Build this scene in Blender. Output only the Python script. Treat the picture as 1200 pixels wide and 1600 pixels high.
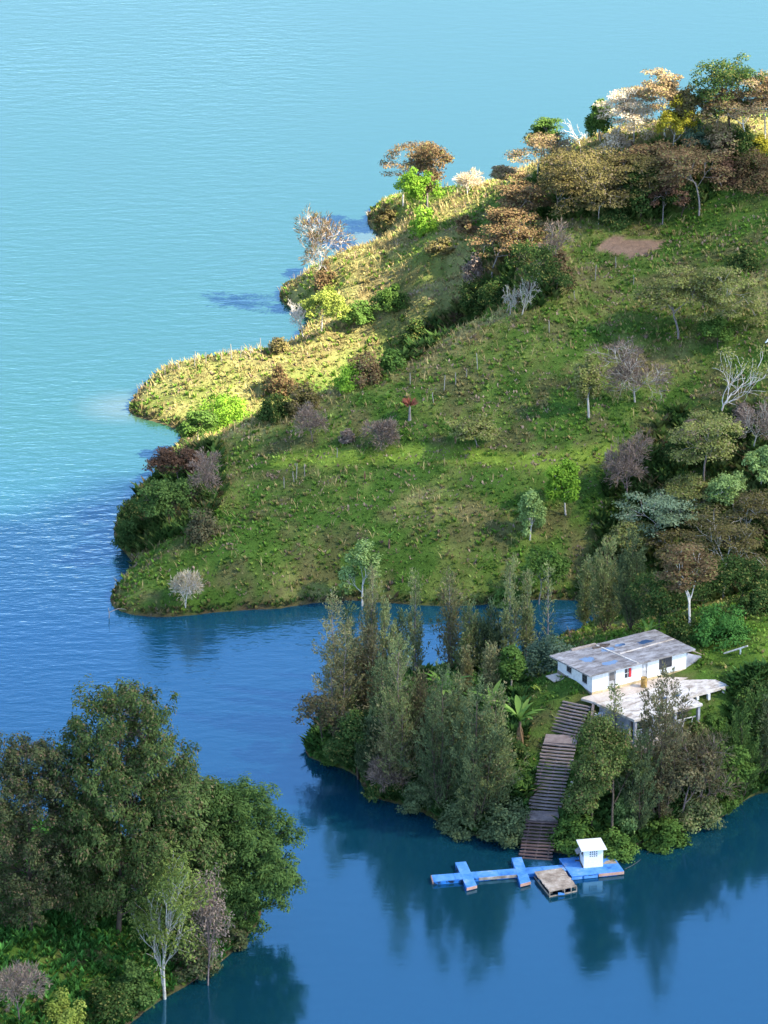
import bpy, bmesh, math, random
import numpy as np
from mathutils import Vector, Matrix
for o in list(bpy.data.objects): bpy.data.objects.remove(o, do_unlink=True)
scene = bpy.context.scene
C = scene.collection
R = math.radians

# ------------------------------------------------------------------ camera
CAM_H, FPX, PITCH = 200.0, 7900.0, R(23)
cam_d = bpy.data.cameras.new('camera'); cam = bpy.data.objects.new('camera', cam_d); C.objects.link(cam)
cam.location = (0, 0, CAM_H); cam.rotation_euler = (R(90) - PITCH, 0, 0)
cam_d.sensor_fit = 'HORIZONTAL'; cam_d.sensor_width = 36; cam_d.lens = 36 * FPX / 1200
cam_d.clip_start = 1; cam_d.clip_end = 20000
scene.camera = cam
scene.render.resolution_x, scene.render.resolution_y = 768, 1024
# ------------------------------------------------------------------ sky, sun, exposure
SUN_EL, SUN_AZ = R(43), R(-16)            # azimuth measured from +X, negative = towards the camera's side
SUN = np.array([math.cos(SUN_EL) * math.cos(SUN_AZ), math.cos(SUN_EL) * math.sin(SUN_AZ), math.sin(SUN_EL)])
world = bpy.data.worlds.new('World'); scene.world = world; world.use_nodes = True
wn = world.node_tree; wn.nodes.clear()
sky = wn.nodes.new('ShaderNodeTexSky'); sky.sky_type = 'NISHITA'; sky.sun_disc = False
sky.sun_elevation = SUN_EL; sky.sun_rotation = R(90) - SUN_AZ; sky.altitude = 1900
sky.air_density = 1.0; sky.dust_density = 1.0; sky.ozone_density = 1.0
bg = wn.nodes.new('ShaderNodeBackground'); bg.inputs[1].default_value = 0.12
wo = wn.nodes.new('ShaderNodeOutputWorld')
wn.links.new(sky.outputs[0], bg.inputs[0]); wn.links.new(bg.outputs[0], wo.inputs[0])
sun_d = bpy.data.lights.new('sun', 'SUN'); sun_d.energy = 5.0; sun_d.angle = R(0.53); sun_d.color = (1.0, 0.89, 0.68)
sun_o = bpy.data.objects.new('sun', sun_d); C.objects.link(sun_o)
sun_o.rotation_euler = Vector(SUN).to_track_quat('Z', 'Y').to_euler(); sun_o.location = (300, 400, 400)
scene.view_settings.view_transform = 'Standard'; scene.view_settings.look = 'None'
scene.view_settings.exposure = 2.25; scene.view_settings.gamma = 1.0
scene.view_settings.use_curve_mapping = False
scene.cycles.max_bounces = 6; scene.cycles.diffuse_bounces = 3; scene.cycles.glossy_bounces = 3; scene.cycles.transmission_bounces = 3

# ------------------------------------------------------------------ helpers
fw = np.array([0, math.cos(PITCH), -math.sin(PITCH)]); upv = np.array([0, math.sin(PITCH), math.cos(PITCH)])
def ray(px, py):
    return np.array([(px - 600) / FPX, 0, 0]) + upv * ((800 - py) / FPX) + fw
def at(px, py, z=0.0):
    """world point of a photograph pixel at height z"""
    d = ray(px, py); return np.array([0, 0, CAM_H]) + d * ((z - CAM_H) / d[2])
def proj(X, Y, Z):
    q = Z - CAM_H
    w = Y * fw[1] + q * fw[2]; u = Y * upv[1] + q * upv[2]
    return 600 + FPX * X / w, 800 - FPX * u / w, FPX / w

def tag(o, label=None, cat=None, group=None, kind=None):
    if label: o['label'] = label
    if cat: o['category'] = cat
    if group: o['group'] = group
    if kind: o['kind'] = kind
    return o
def empty(name, loc=(0, 0, 0), rz=0.0):
    o = bpy.data.objects.new(name, None); C.objects.link(o)
    o.location = loc; o.rotation_euler = (0, 0, rz); o.empty_display_size = 0.3
    return o
def link(name, me, parent=None, mat=None):
    o = bpy.data.objects.new(name, me); C.objects.link(o)
    if parent is not None: o.parent = parent
    if mat is not None:
        if len(me.materials) == 0: me.materials.append(mat)
        else:
            o.material_slots[0].link = 'OBJECT'; o.material_slots[0].material = mat
    return o
def npmesh(name, verts, faces, cols=None, smooth=False, mat=None):
    """verts (N,3), faces (M,k) with constant k, cols (N,3) optional"""
    verts = np.asarray(verts, np.float32); faces = np.asarray(faces, np.int32)
    me = bpy.data.meshes.new(name); k = faces.shape[1]
    me.vertices.add(len(verts)); me.vertices.foreach_set('co', verts.ravel())
    me.loops.add(faces.size); me.loops.foreach_set('vertex_index', faces.ravel())
    me.polygons.add(len(faces)); me.polygons.foreach_set('loop_start', np.arange(0, faces.size, k, dtype=np.int32))
    me.polygons.foreach_set('loop_total', np.full(len(faces), k, np.int32))
    if smooth: me.polygons.foreach_set('use_smooth', np.ones(len(faces), bool))
    me.update(calc_edges=True)
    if cols is not None:
        a = me.color_attributes.new('col', 'FLOAT_COLOR', 'POINT')
        c4 = np.ones((len(verts), 4), np.float32); c4[:, :cols.shape[1]] = cols
        a.data.foreach_set('color', c4.ravel())
    if mat is not None: me.materials.append(mat)
    return me
def box(bm, x0, x1, y0, y1, z0, z1):
    v = [bm.verts.new(p) for p in ((x0, y0, z0), (x1, y0, z0), (x1, y1, z0), (x0, y1, z0), (x0, y0, z1), (x1, y0, z1), (x1, y1, z1), (x0, y1, z1))]
    for f in ((3, 2, 1, 0), (4, 5, 6, 7), (0, 1, 5, 4), (1, 2, 6, 5), (2, 3, 7, 6), (3, 0, 4, 7)): bm.faces.new([v[i] for i in f])
def prism(bm, pts, z0, z1):
    """pts counter-clockwise (x, y); z0/z1 numbers or lists"""
    n = len(pts)
    a = z0 if hasattr(z0, '__len__') else [z0] * n; b = z1 if hasattr(z1, '__len__') else [z1] * n
    lo = [bm.verts.new((p[0], p[1], a[i])) for i, p in enumerate(pts)]; hi = [bm.verts.new((p[0], p[1], b[i])) for i, p in enumerate(pts)]
    bm.faces.new(lo[::-1]); bm.faces.new(hi)
    for i in range(n): bm.faces.new((lo[i], lo[(i + 1) % n], hi[(i + 1) % n], hi[i]))
def beam(bm, p, q, w, h):
    p = Vector(p); q = Vector(q); d = (q - p).normalized()
    s = d.cross(Vector((0, 0, 1)))
    s = Vector((1, 0, 0)) if s.length < 1e-4 else s.normalized()
    t = s.cross(d).normalized(); s = s * w / 2; t = t * h / 2
    v = [bm.verts.new(c) for c in (p - s - t, p + s - t, p + s + t, p - s + t, q - s - t, q + s - t, q + s + t, q - s + t)]
    for f in ((3, 2, 1, 0), (4, 5, 6, 7), (0, 1, 5, 4), (1, 2, 6, 5), (2, 3, 7, 6), (3, 0, 4, 7)): bm.faces.new([v[i] for i in f])
def bmobj(name, bm, mat, parent=None, bevel=0.0):
    if bevel: bmesh.ops.bevel(bm, geom=list(bm.edges), offset=bevel, segments=1, affect='EDGES')
    bmesh.ops.recalc_face_normals(bm, faces=bm.faces)
    me = bpy.data.meshes.new(name); bm.to_mesh(me); bm.free()
    return link(name, me, parent, mat)
def tubes(paths, sides=5):
    """paths: list of (points (n,3), radii (n)) -> verts, quads"""
    V, Fc, base = [], [], 0
    ang = np.arange(sides) * 2 * math.pi / sides; ca, sa = np.cos(ang), np.sin(ang)
    for pts, rad in paths:
        pts = np.asarray(pts, float); n = len(pts)
        tg = np.gradient(pts, axis=0); tg /= np.linalg.norm(tg, axis=1)[:, None] + 1e-9
        ref = np.array([0.31, 0.87, 0.2]); s = np.cross(tg, ref); s /= np.linalg.norm(s, axis=1)[:, None] + 1e-9
        t = np.cross(tg, s)
        ring = pts[:, None, :] + np.asarray(rad)[:, None, None] * (s[:, None, :] * ca[None, :, None] + t[:, None, :] * sa[None, :, None])
        V.append(ring.reshape(-1, 3))
        i = np.arange(n - 1)[:, None] * sides; j = np.arange(sides)[None, :]; j2 = (j + 1) % sides
        q = np.stack([i + j, i + j2, i + sides + j2, i + sides + j], -1).reshape(-1, 4) + base
        Fc.append(q); base += n * sides
    return np.concatenate(V), np.concatenate(Fc)
_perm = np.random.RandomState(7).rand(256, 256)
def vnoise(x, y, scale, seed=0):
    x = np.asarray(x, float) / scale + seed * 17.3; y = np.asarray(y, float) / scale + seed * 5.7
    xi = np.floor(x).astype(int); yi = np.floor(y).astype(int); fx = x - xi; fy = y - yi
    fx = fx * fx * (3 - 2 * fx); fy = fy * fy * (3 - 2 * fy)
    g = lambda a, b: _perm[a % 256, b % 256]
    return (g(xi, yi) * (1 - fx) + g(xi + 1, yi) * fx) * (1 - fy) + (g(xi, yi + 1) * (1 - fx) + g(xi + 1, yi + 1) * fx) * fy
def fbm(x, y, scale, seed=0, o=4):
    s = 0; a = 1; t = 0
    for k in range(o): s = s + a * vnoise(x, y, scale / 2 ** k, seed + k * 3); t += a; a *= 0.5
    return s / t
def sstep(a, b, x):
    t = np.clip((np.asarray(x, float) - a) / (b - a), 0, 1); return t * t * (3 - 2 * t)

# ------------------------------------------------------------------ materials
def newmat(name):
    m = bpy.data.materials.new(name); m.use_nodes = True; nt = m.node_tree; nt.nodes.clear()
    return m, nt, nt.nodes.new('ShaderNodeOutputMaterial')
def N(nt, t, **kw):
    n = nt.nodes.new(t)
    for k, v in kw.items(): setattr(n, k, v)
    return n
def ramp(nt, fac, stops):
    r = N(nt, 'ShaderNodeValToRGB'); e = r.color_ramp.elements
    while len(e) < len(stops): e.new(0.5)
    for i, (p, c) in enumerate(stops): e[i].position = p; e[i].color = (*c, 1) if len(c) == 3 else c
    nt.links.new(fac, r.inputs[0]); return r.outputs[0]
def noise(nt, scale, detail=4, rough=0.55, co='Object', vec=None):
    n = N(nt, 'ShaderNodeTexNoise'); n.inputs['Scale'].default_value = scale; n.inputs['Detail'].default_value = detail; n.inputs['Roughness'].default_value = rough
    if vec is None:
        tc = N(nt, 'ShaderNodeTexCoord'); vec = tc.outputs[co]
    nt.links.new(vec, n.inputs['Vector']); return n.outputs[0]
def mixc(nt, fac, a, b, mode='MIX'):
    m = N(nt, 'ShaderNodeMix', data_type='RGBA', blend_type=mode)
    for sock, v in ((m.inputs[0], fac), (m.inputs[6], a), (m.inputs[7], b)):
        if hasattr(v, 'links'): nt.links.new(v, sock)
        elif hasattr(v, '__len__'): sock.default_value = (*v, 1)
        else: sock.default_value = v
    return m.outputs[2]
def surf(name, stops, scale=2.0, rough=0.85, bump=0.02, detail=6, fine=None, spec=0.3):
    """stained matte surface: noise colour ramp with a fine second noise"""
    m, nt, out = newmat(name); b = N(nt, 'ShaderNodeBsdfPrincipled')
    n1 = noise(nt, scale, detail, 0.65); col = ramp(nt, n1, stops)
    n2 = noise(nt, scale * (fine or 6), 5, 0.7)
    col = mixc(nt, 0.55, col, ramp(nt, n2, [(0.3, (0.62, 0.6, 0.58)), (0.55, (1, 1, 1)), (0.8, (1.12, 1.1, 1.08))]), 'MULTIPLY')
    nt.links.new(col, b.inputs['Base Color']); b.inputs['Roughness'].default_value = rough; b.inputs['Specular IOR Level'].default_value = spec
    if bump:
        bp = N(nt, 'ShaderNodeBump'); bp.inputs['Distance'].default_value = bump; bp.inputs['Strength'].default_value = 0.6
        nt.links.new(n2, bp.inputs['Height']); nt.links.new(bp.outputs[0], b.inputs['Normal'])
    nt.links.new(b.outputs[0], out.inputs[0]); return m
def leafmat(name, c1, c2, c3=None, transl=0.28):
    """leaves: colour picked per leaf between c1 (tint 0) and c2 (tint 1), a few of c3"""
    m, nt, out = newmat(name)
    a = N(nt, 'ShaderNodeAttribute', attribute_name='col'); s = N(nt, 'ShaderNodeSeparateColor'); nt.links.new(a.outputs['Color'], s.inputs[0])
    col = mixc(nt, s.outputs[0], c1, c2)
    if c3 is not None:
        g = N(nt, 'ShaderNodeMath', operation='GREATER_THAN'); nt.links.new(s.outputs[1], g.inputs[0]); g.inputs[1].default_value = 0.86
        col = mixc(nt, g.outputs[0], col, c3)
    oi = N(nt, 'ShaderNodeObjectInfo')
    h = N(nt, 'ShaderNodeHueSaturation'); mr = N(nt, 'ShaderNodeMapRange'); nt.links.new(oi.outputs['Random'], mr.inputs[0]); mr.inputs[3].default_value = 0.85; mr.inputs[4].default_value = 1.15
    nt.links.new(mr.outputs[0], h.inputs['Value']); nt.links.new(col, h.inputs['Color'])
    d = N(nt, 'ShaderNodeBsdfDiffuse'); t = N(nt, 'ShaderNodeBsdfTranslucent'); x = N(nt, 'ShaderNodeMixShader'); x.inputs[0].default_value = transl
    nt.links.new(h.outputs[0], d.inputs[0]); nt.links.new(h.outputs[0], t.inputs[0]); nt.links.new(d.outputs[0], x.inputs[1]); nt.links.new(t.outputs[0], x.inputs[2])
    nt.links.new(x.outputs[0], out.inputs[0]); return m
def colmat(name, transl=0.2, rough_noise=None):
    """colour straight from the mesh's own colour attribute, with fine grain"""
    m, nt, out = newmat(name)
    a = N(nt, 'ShaderNodeAttribute', attribute_name='col'); col = a.outputs['Color']
    if rough_noise:
        n = noise(nt, rough_noise, 7, 0.78); col = mixc(nt, 0.8, col, ramp(nt, n, [(0.25, (0.55, 0.52, 0.5)), (0.5, (0.95, 0.95, 0.95)), (0.75, (1.35, 1.3, 1.2))]), 'MULTIPLY')
    d = N(nt, 'ShaderNodeBsdfDiffuse'); nt.links.new(col, d.inputs[0])
    if rough_noise:
        bp = N(nt, 'ShaderNodeBump'); bp.inputs['Distance'].default_value = 0.35; nt.links.new(n, bp.inputs['Height']); nt.links.new(bp.outputs[0], d.inputs['Normal'])
    if transl:
        t = N(nt, 'ShaderNodeBsdfTranslucent'); x = N(nt, 'ShaderNodeMixShader'); x.inputs[0].default_value = transl
        nt.links.new(col, t.inputs[0]); nt.links.new(d.outputs[0], x.inputs[1]); nt.links.new(t.outputs[0], x.inputs[2]); nt.links.new(x.outputs[0], out.inputs[0])
    else: nt.links.new(d.outputs[0], out.inputs[0])
    return m
M = {}
M['terrain'] = colmat('soil_and_turf', 0, 1.1)
M['blades'] = colmat('grass_blades', 0.3)
M['bark'] = surf('bark_brown', [(0.3, (0.05, 0.035, 0.025)), (0.7, (0.16, 0.12, 0.09))], 3)
M['bark_pale'] = surf('bark_pale', [(0.3, (0.3, 0.27, 0.23)), (0.7, (0.62, 0.58, 0.52))], 2)
M['bark_grey'] = surf('bark_grey', [(0.3, (0.16, 0.14, 0.13)), (0.7, (0.34, 0.3, 0.29))], 2)
M['bark_mauve'] = surf('bark_mauve', [(0.3, (0.13, 0.095, 0.09)), (0.7, (0.3, 0.22, 0.21))], 2)
M['bark_white'] = surf('bark_white', [(0.3, (0.5, 0.45, 0.4)), (0.7, (0.85, 0.78, 0.72))], 2)
M['pine'] = leafmat('foliage_pine', (0.032, 0.06, 0.02), (0.15, 0.21, 0.065), (0.2, 0.16, 0.08))
M['pine_olive'] = leafmat('foliage_olive', (0.045, 0.06, 0.028), (0.155, 0.18, 0.075), (0.2, 0.14, 0.09))
M['pine_green'] = leafmat('foliage_pine_green', (0.03, 0.065, 0.02), (0.125, 0.2, 0.052))
M['casu'] = leafmat('foliage_casuarina', (0.085, 0.115, 0.045), (0.3, 0.34, 0.13), (0.3, 0.25, 0.13))
M['casu_tan'] = leafmat('foliage_casuarina_tan', (0.13, 0.125, 0.06), (0.4, 0.36, 0.17), (0.22, 0.28, 0.11))
M['casu_dark'] = leafmat('foliage_casuarina_dark', (0.045, 0.07, 0.036), (0.18, 0.23, 0.1))
M['spire'] = leafmat('foliage_spire', (0.12, 0.15, 0.06), (0.4, 0.44, 0.18), (0.36, 0.32, 0.16))
M['casu_brown'] = leafmat('foliage_casuarina_brown', (0.08, 0.072, 0.04), (0.22, 0.19, 0.1), (0.13, 0.16, 0.07))
M['green'] = leafmat('foliage_green', (0.045, 0.1, 0.022), (0.15, 0.25, 0.055))
M['bright'] = leafmat('foliage_bright', (0.095, 0.210, 0.021), (0.273, 0.441, 0.053))
M['lime'] = leafmat('foliage_lime', (0.168, 0.231, 0.037), (0.378, 0.420, 0.095))
M['yellow'] = leafmat('foliage_yellow', (0.210, 0.200, 0.021), (0.504, 0.441, 0.053))
M['dark'] = leafmat('foliage_dark', (0.02, 0.045, 0.014), (0.09, 0.15, 0.04), (0.2, 0.2, 0.06))
M['teal'] = leafmat('foliage_teal', (0.05, 0.09, 0.055), (0.17, 0.25, 0.16))
M['paleteal'] = leafmat('foliage_paleteal', (0.12, 0.18, 0.1), (0.33, 0.43, 0.26))
M['palegreen'] = leafmat('foliage_palegreen', (0.138, 0.225, 0.062), (0.375, 0.500, 0.175))
M['ochre'] = leafmat('foliage_ochre', (0.085, 0.08, 0.03), (0.22, 0.185, 0.07), (0.17, 0.13, 0.085))
M['acacia'] = leafmat('foliage_acacia', (0.1, 0.13, 0.04), (0.36, 0.37, 0.11), (0.3, 0.25, 0.13))
M['brown'] = leafmat('foliage_brown', (0.085, 0.06, 0.032), (0.28, 0.185, 0.095), (0.22, 0.22, 0.08))
M['tan'] = leafmat('foliage_tan', (0.2, 0.14, 0.075), (0.5, 0.37, 0.21), (0.3, 0.3, 0.1))
M['redbrown'] = leafmat('foliage_redbrown', (0.07, 0.045, 0.03), (0.22, 0.13, 0.085))
M['mauve'] = leafmat('foliage_mauve', (0.16, 0.12, 0.095), (0.38, 0.29, 0.23))
M['whitish'] = leafmat('foliage_whitish', (0.441, 0.347, 0.231), (0.788, 0.672, 0.504), (0.378, 0.315, 0.126))
M['olivegreen'] = leafmat('foliage_olive_green', (0.05, 0.085, 0.025), (0.19, 0.24, 0.07), (0.2, 0.16, 0.07))
M['limegreen'] = leafmat('foliage_lime_green', (0.1, 0.15, 0.035), (0.32, 0.38, 0.1))
M['fern'] = leafmat('foliage_fern', (0.035, 0.1, 0.024), (0.12, 0.28, 0.06))
M['banana'] = leafmat('foliage_banana', (0.11, 0.24, 0.04), (0.26, 0.38, 0.09), None, 0.35)
M['bananadry'] = leafmat('foliage_banana_dry', (0.175, 0.100, 0.056), (0.425, 0.288, 0.163))

# ------------------------------------------------------------------ terrain heights
SHORE = [(1450,1130),(1300,1188),(1200,1235),(1140,1268),(1080,1295),(1020,1320),(950,1336),(870,1332),(810,1318),(770,1312),(720,1298),(650,1262),(560,1222),(497,1190),
         (482,1165),(488,1143),(512,1110),(560,1078),(640,1058),(720,1050),(790,1036),(850,1010),(905,985),(955,962),(1000,948),
         (960,940),(900,938),(760,944),(640,944),(560,938),(470,945),(380,952),(300,961),(230,962),(190,955),(173,940),(185,915),(207,890),(203,870),(184,850),(181,820),(192,795),(215,772),(240,748),(262,712),
         (280,684),(270,668),(245,660),(215,652),(200,640),(210,622),(232,603),(243,590)]
SHORE = [at(x, y)[:2] for x, y in SHORE]
def backs(px, py, z, dy): p = at(px, py, z); return (p[0], p[1] + dy)
SHORE += [backs(250,579,2.2,5), backs(300,570,2.6,6), backs(350,561,3,6), backs(400,551,3.3,7), backs(430,546,3.5,7), at(468,520)[:2], at(488,503)[:2], at(470,488)[:2], at(442,470)[:2], at(437,460)[:2], at(447,449)[:2],
          backs(480,432,3,7), backs(530,398,4.5,9), backs(565,388,5.5,9), at(594,377)[:2], at(604,371)[:2], at(590,364)[:2], at(577,350)[:2], at(575,338)[:2], at(585,324)[:2],
          backs(610,318,2.5,8), backs(660,314,4.5,13), backs(730,303,7,16), backs(800,278,11,22), backs(860,250,15.5,32), backs(940,220,21,45), backs(1050,212,23,55), backs(1200,200,24.5,60), backs(1450,190,27,65)]
SHORE2 = [at(x, y)[:2] for x, y in [(-250,1235),(-150,1250),(0,1275),(100,1300),(200,1330),(330,1370),(395,1400),(408,1430),(385,1465),(342,1505),(300,1535),(250,1562),(196,1605),(150,1660),(100,1740)]]
CT = []
def addshore(poly):
    poly = [np.array(p) for p in poly]
    dense = []
    for a, b in zip(poly[:-1], poly[1:]):
        n = max(1, int(np.linalg.norm(b - a) / 4.5))
        for k in range(n): dense.append((a + (b - a) * k / n, b - a))
    outs = []
    for p, d in dense:
        CT.append((p[0], p[1], 0.0)); d = d / np.linalg.norm(d); outs.append(p + np.array([-d[1], d[0]]) * 4.5)
    return outs
outs = addshore(SHORE) + addshore(SHORE2)
shore_pts = np.array(CT)[:, :2]
INT = [
 # headland, front slope
 (235,925,1.6),(235,880,2.2),(230,830,2.0),(250,780,2.4),
 (300,900,2.3),(300,830,4.3),(300,765,5.2),(315,706,5.0),(380,900,2.6),(380,800,5.2),(380,720,6.5),(370,672,6.3),
 (450,860,3.6),(450,780,6.0),(450,705,7.4),(450,646,8.4),(600,900,1.8),(600,860,3.6),(600,780,6.2),(600,720,7.9),(600,650,9.6),(600,590,11.0),
 (520,625,9.6),(560,606,10.3),(650,566,12.1),(750,900,1.8),(750,860,3.4),(750,780,6.5),(750,720,8.3),(750,640,10.4),(750,570,12.6),(740,520,14.1),(700,540,13.3),
 (900,900,1.5),(900,860,3.0),(900,780,6.0),(900,720,8.3),(900,640,11.0),(900,560,13.0),(900,480,14.6),(900,400,15.7),(820,478,15.4),
 (1050,915,1.5),(1050,860,3.2),(1050,780,5.6),(1050,700,8.2),(1050,620,10.6),(1050,540,13.0),(1050,460,15.0),(1050,390,16.4),(1050,345,17.2),
 (1200,900,4.0),(1200,840,5.5),(1200,780,7.2),(1200,700,9.7),(1200,620,12.2),(1200,540,14.6),(1200,460,16.7),(1200,380,18.6),(1200,300,20.3),(1200,240,22.5),
 (1420,900,6.0),(1420,780,9.0),(1420,620,14.0),(1420,460,18.5),(1420,300,22.5),(1420,230,25.0),
 # spur behind, its crest, the next ones
 (250,622,0.9),(258,588,1.9),(300,640,0.8),(300,600,2.0),(300,571,2.6),(350,625,1.3),(350,590,2.3),(350,562,3.0),(400,552,3.3),(430,547,3.5),(450,600,2.5),(450,545,3.6),(500,520,4.7),(500,575,3.0),
 (560,562,3.2),(560,492,5.8),(610,470,7.0),(650,455,8.4),(690,442,9.4),(730,430,10.3),(760,410,10.8),
 (480,436,2.6),(500,440,3.0),(520,470,2.6),(530,400,4.6),(560,450,4.2),(560,389,5.6),(600,420,5.6),(600,378,6.0),(650,420,7.2),(650,370,7.8),(640,352,6.6),(690,330,7.2),(690,360,8.2),
 (620,340,2.2),(610,320,2.4),(650,322,4.0),(690,315,5.6),(730,380,10.0),(730,330,8.6),(730,305,7.2),(800,440,13.4),(800,390,14.4),(800,330,13.8),(800,281,11.0),
 (860,450,15.8),(870,350,16.8),(870,290,17.2),(860,252,15.6),(900,235,18.8),(950,300,19.0),(950,255,20.2),(940,222,21.0),(1000,216,22.0),(1050,290,19.8),(1050,214,23.0),(1130,210,23.8),(1130,300,20.0),
 # house peninsula
 (540,1180,1.1),(560,1130,1.0),(600,1190,1.5),(600,1120,1.5),(660,1220,1.8),(660,1130,2.4),(720,1230,2.4),(720,1150,3.6),(720,1090,2.4),(770,1250,2.2),(800,1250,2.4),(800,1170,4.8),(800,1110,5.8),(800,1065,5.0),
 (850,1060,7.2),(850,1090,7.6),(900,1010,5.2),(960,1210,3.6),(960,1290,1.2),(1040,1170,5.0),(1040,1240,2.4),(1130,1140,5.6),(1130,1200,3.0),(1150,1085,7.6),(1200,1140,5.2),(1200,1070,8.4),
 (1150,1012,9.3),(1200,1005,10.0),(1110,990,8.7),(1010,988,7.2),(930,1003,5.4),(1200,962,9.0),(1060,962,5.0),(1100,935,3.6),(1200,930,6.0),(1350,1060,10),(1350,960,10.0),(1350,1140,5.0),
 # near shore on the left
 (100,1560,2.5),(100,1480,4.0),(0,1480,5.0),(0,1580,4.2),(200,1500,2.2),(240,1545,0.6),(300,1470,1.2),(200,1420,2.4),(100,1380,3.0),(-120,1500,6.0),(-150,1650,6.0),(80,1660,3.0),(350,1430,0.8)]
for x, y, z in INT: CT.append(tuple(at(x, y, z)))
GULLY = []
for px, py, z, dy, z2 in [(380,672,6.3,13,0.5),(450,646,8.4,17,0.7),(520,625,9.6,19,1.0),(560,606,10.3,20,1.2),(600,590,11,21,1.6),(650,566,12.1,21,2.8),(700,540,13.3,20,4.6),(740,520,14.1,18,6.4),(790,492,14.9,12,10.6),
                          (520,512,4.9,7,2.0),(600,474,6.8,8,2.4),(650,455,8.4,8,4.4),(700,438,9.6,7,6.6)]:
    p = at(px, py, z); CT.append((p[0], p[1] + dy, z2)); GULLY.append(np.array([p[0], p[1] + dy]))
CT += [(13.0, 396.6, 0.2), (13.9, 398.0, 1.7), (14.9, 401.5, 3.6), (15.8, 405.1, 5.6), (17.2, 407.8, 7.5), (15.6, 411.5, 8.2), (22, 416, 8.4), (27.5, 417.5, 8.7), (21, 411, 8.1), (26, 413, 8.2),
       (20.6, 405.6, 5.9), (22.4, 403.5, 5.2), (26, 405.6, 5.6), (28.8, 408.0, 6.2), (31.8, 411.8, 7.7), (30.5, 409.8, 6.9), (24, 407, 6.0)]
for p in outs:
    if np.min(np.hypot(*(np.array(CT)[:, :2] - p).T)) > 4.0: CT.append((p[0], p[1], -1.9))
CT += [(-70, 560, -5), (-60, 480, -5), (-20, 600, -5), (0, 640, -5), (-45, 430, -5), (-20, 425, -5), (-5, 410, -4), (0, 380, -5), (25, 370, -5), (60, 375, -5), (10, 390, -3.5), (-60, 640, -5), (60, 640, -3), (110, 640, -3), (-75, 400, -4)]
CT = np.array(CT)
uniq = []; 
for c in CT:
    if not uniq or np.min(np.hypot(np.array(uniq)[:, 0] - c[0], np.array(uniq)[:, 1] - c[1])) > 0.8: uniq.append(c)
CT = np.array(uniq)
def rbf_fit(c, s=3.0, smooth=0.02):
    d2 = (c[:, None, 0] - c[None, :, 0]) ** 2 + (c[:, None, 1] - c[None, :, 1]) ** 2
    A = -np.sqrt(d2 + s * s); n = len(c)
    A[np.arange(n), np.arange(n)] += smooth * 6
    B = np.zeros((n + 3, n + 3)); B[:n, :n] = A; Pm = np.c_[np.ones(n), c[:, 0] / 100, c[:, 1] / 100]
    B[:n, n:] = Pm; B[n:, :n] = Pm.T
    return np.linalg.solve(B, np.r_[c[:, 2], 0, 0, 0])
W = rbf_fit(CT)
def rbf_eval(X, Y, s=3.0):
    Z = np.empty_like(X)
    for i in range(X.shape[0]):
        d = np.sqrt((X[i][:, None] - CT[None, :, 0]) ** 2 + (Y[i][:, None] - CT[None, :, 1]) ** 2 + s * s)
        Z[i] = -d @ W[:-3] + W[-3] + W[-2] * X[i] / 100 + W[-1] * Y[i] / 100
    return Z
GX0, GX1, GY0, GY1, GS = -76.0, 112.0, 345.0, 645.0, 0.75
gx = np.arange(GX0, GX1 + 0.01, GS); gy = np.arange(GY0, GY1 + 0.01, GS)
GXX, GYY = np.meshgrid(gx, gy); GZ = rbf_eval(GXX, GYY)
land = sstep(0.0, 0.5, GZ)
yard = np.exp(-(((GXX - 22) / 9) ** 2 + ((GYY - 409) / 8) ** 2) ** 2) + np.exp(-((GXX - 14 - (GYY - 397) * 0.25) / 3.2) ** 4) * (GYY < 412) * (GYY > 385)
GZ = GZ + land * (0.28 + (fbm(GXX, GYY, 9, 1) - 0.5) * 0.9 * (1 - np.clip(yard, 0, 1)) + (fbm(GXX, GYY, 2.2, 5, 3) - 0.5) * 0.5 * (1 - np.clip(yard, 0, 1)))
KN = [at(835,1350,-0.25), at(846.5,1282,2.0), at(849.5,1267,2.05), at(875,1162,5.95), at(878.5,1148,6.0), at(903,1098,8.1)]
_ky = [k[1] for k in KN]; _sx = np.interp(GYY, _ky, [k[0] for k in KN]); _sz = np.interp(GYY, _ky, [k[2] for k in KN])
_cv = (np.abs(GXX - _sx) < 2.3) & (GYY > _ky[0] - 1) & (GYY < _ky[-1] + 0.3); GZ = np.where(_cv, np.minimum(GZ, _sz - 0.5), GZ)
GZ = GZ + sstep(0.3, 1.5, GZ) * sstep(440, 448, GYY) * (fbm(GXX, GYY * 4.5 + GXX * 0.6, 7, 77, 3) - 0.5) * 0.75
def height(x, y):
    fx = (np.asarray(x, float) - GX0) / GS; fy = (np.asarray(y, float) - GY0) / GS
    i = np.clip(np.floor(fx).astype(int), 0, len(gx) - 2); j = np.clip(np.floor(fy).astype(int), 0, len(gy) - 2); u = np.clip(fx - i, 0, 1); v = np.clip(fy - j, 0, 1)
    return (GZ[j, i] * (1 - u) + GZ[j, i + 1] * u) * (1 - v) + (GZ[j + 1, i] * (1 - u) + GZ[j + 1, i + 1] * u) * v
def ground(px, py):
    """first point of land (or water) met along a pixel's sight line"""
    d = ray(px, py); ts = np.arange(370, 720, 0.2); X = d[0] * ts; Y = d[1] * ts; Z = CAM_H + d[2] * ts
    h = np.maximum(height(X, Y), 0.0); k = np.argmax(Z <= h)
    return np.array([X[k], Y[k], h[k]])
def inpoly(px, py, poly):
    r = np.zeros(np.shape(px), bool); n = len(poly)
    for i in range(n):
        (x0, y0), (x1, y1) = poly[i], poly[(i + 1) % n]
        c = ((y0 > py) != (y1 > py)) & (px < (x1 - x0) * (py - y0) / (y1 - y0 + 1e-9) + x0); r ^= c
    return r

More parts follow.
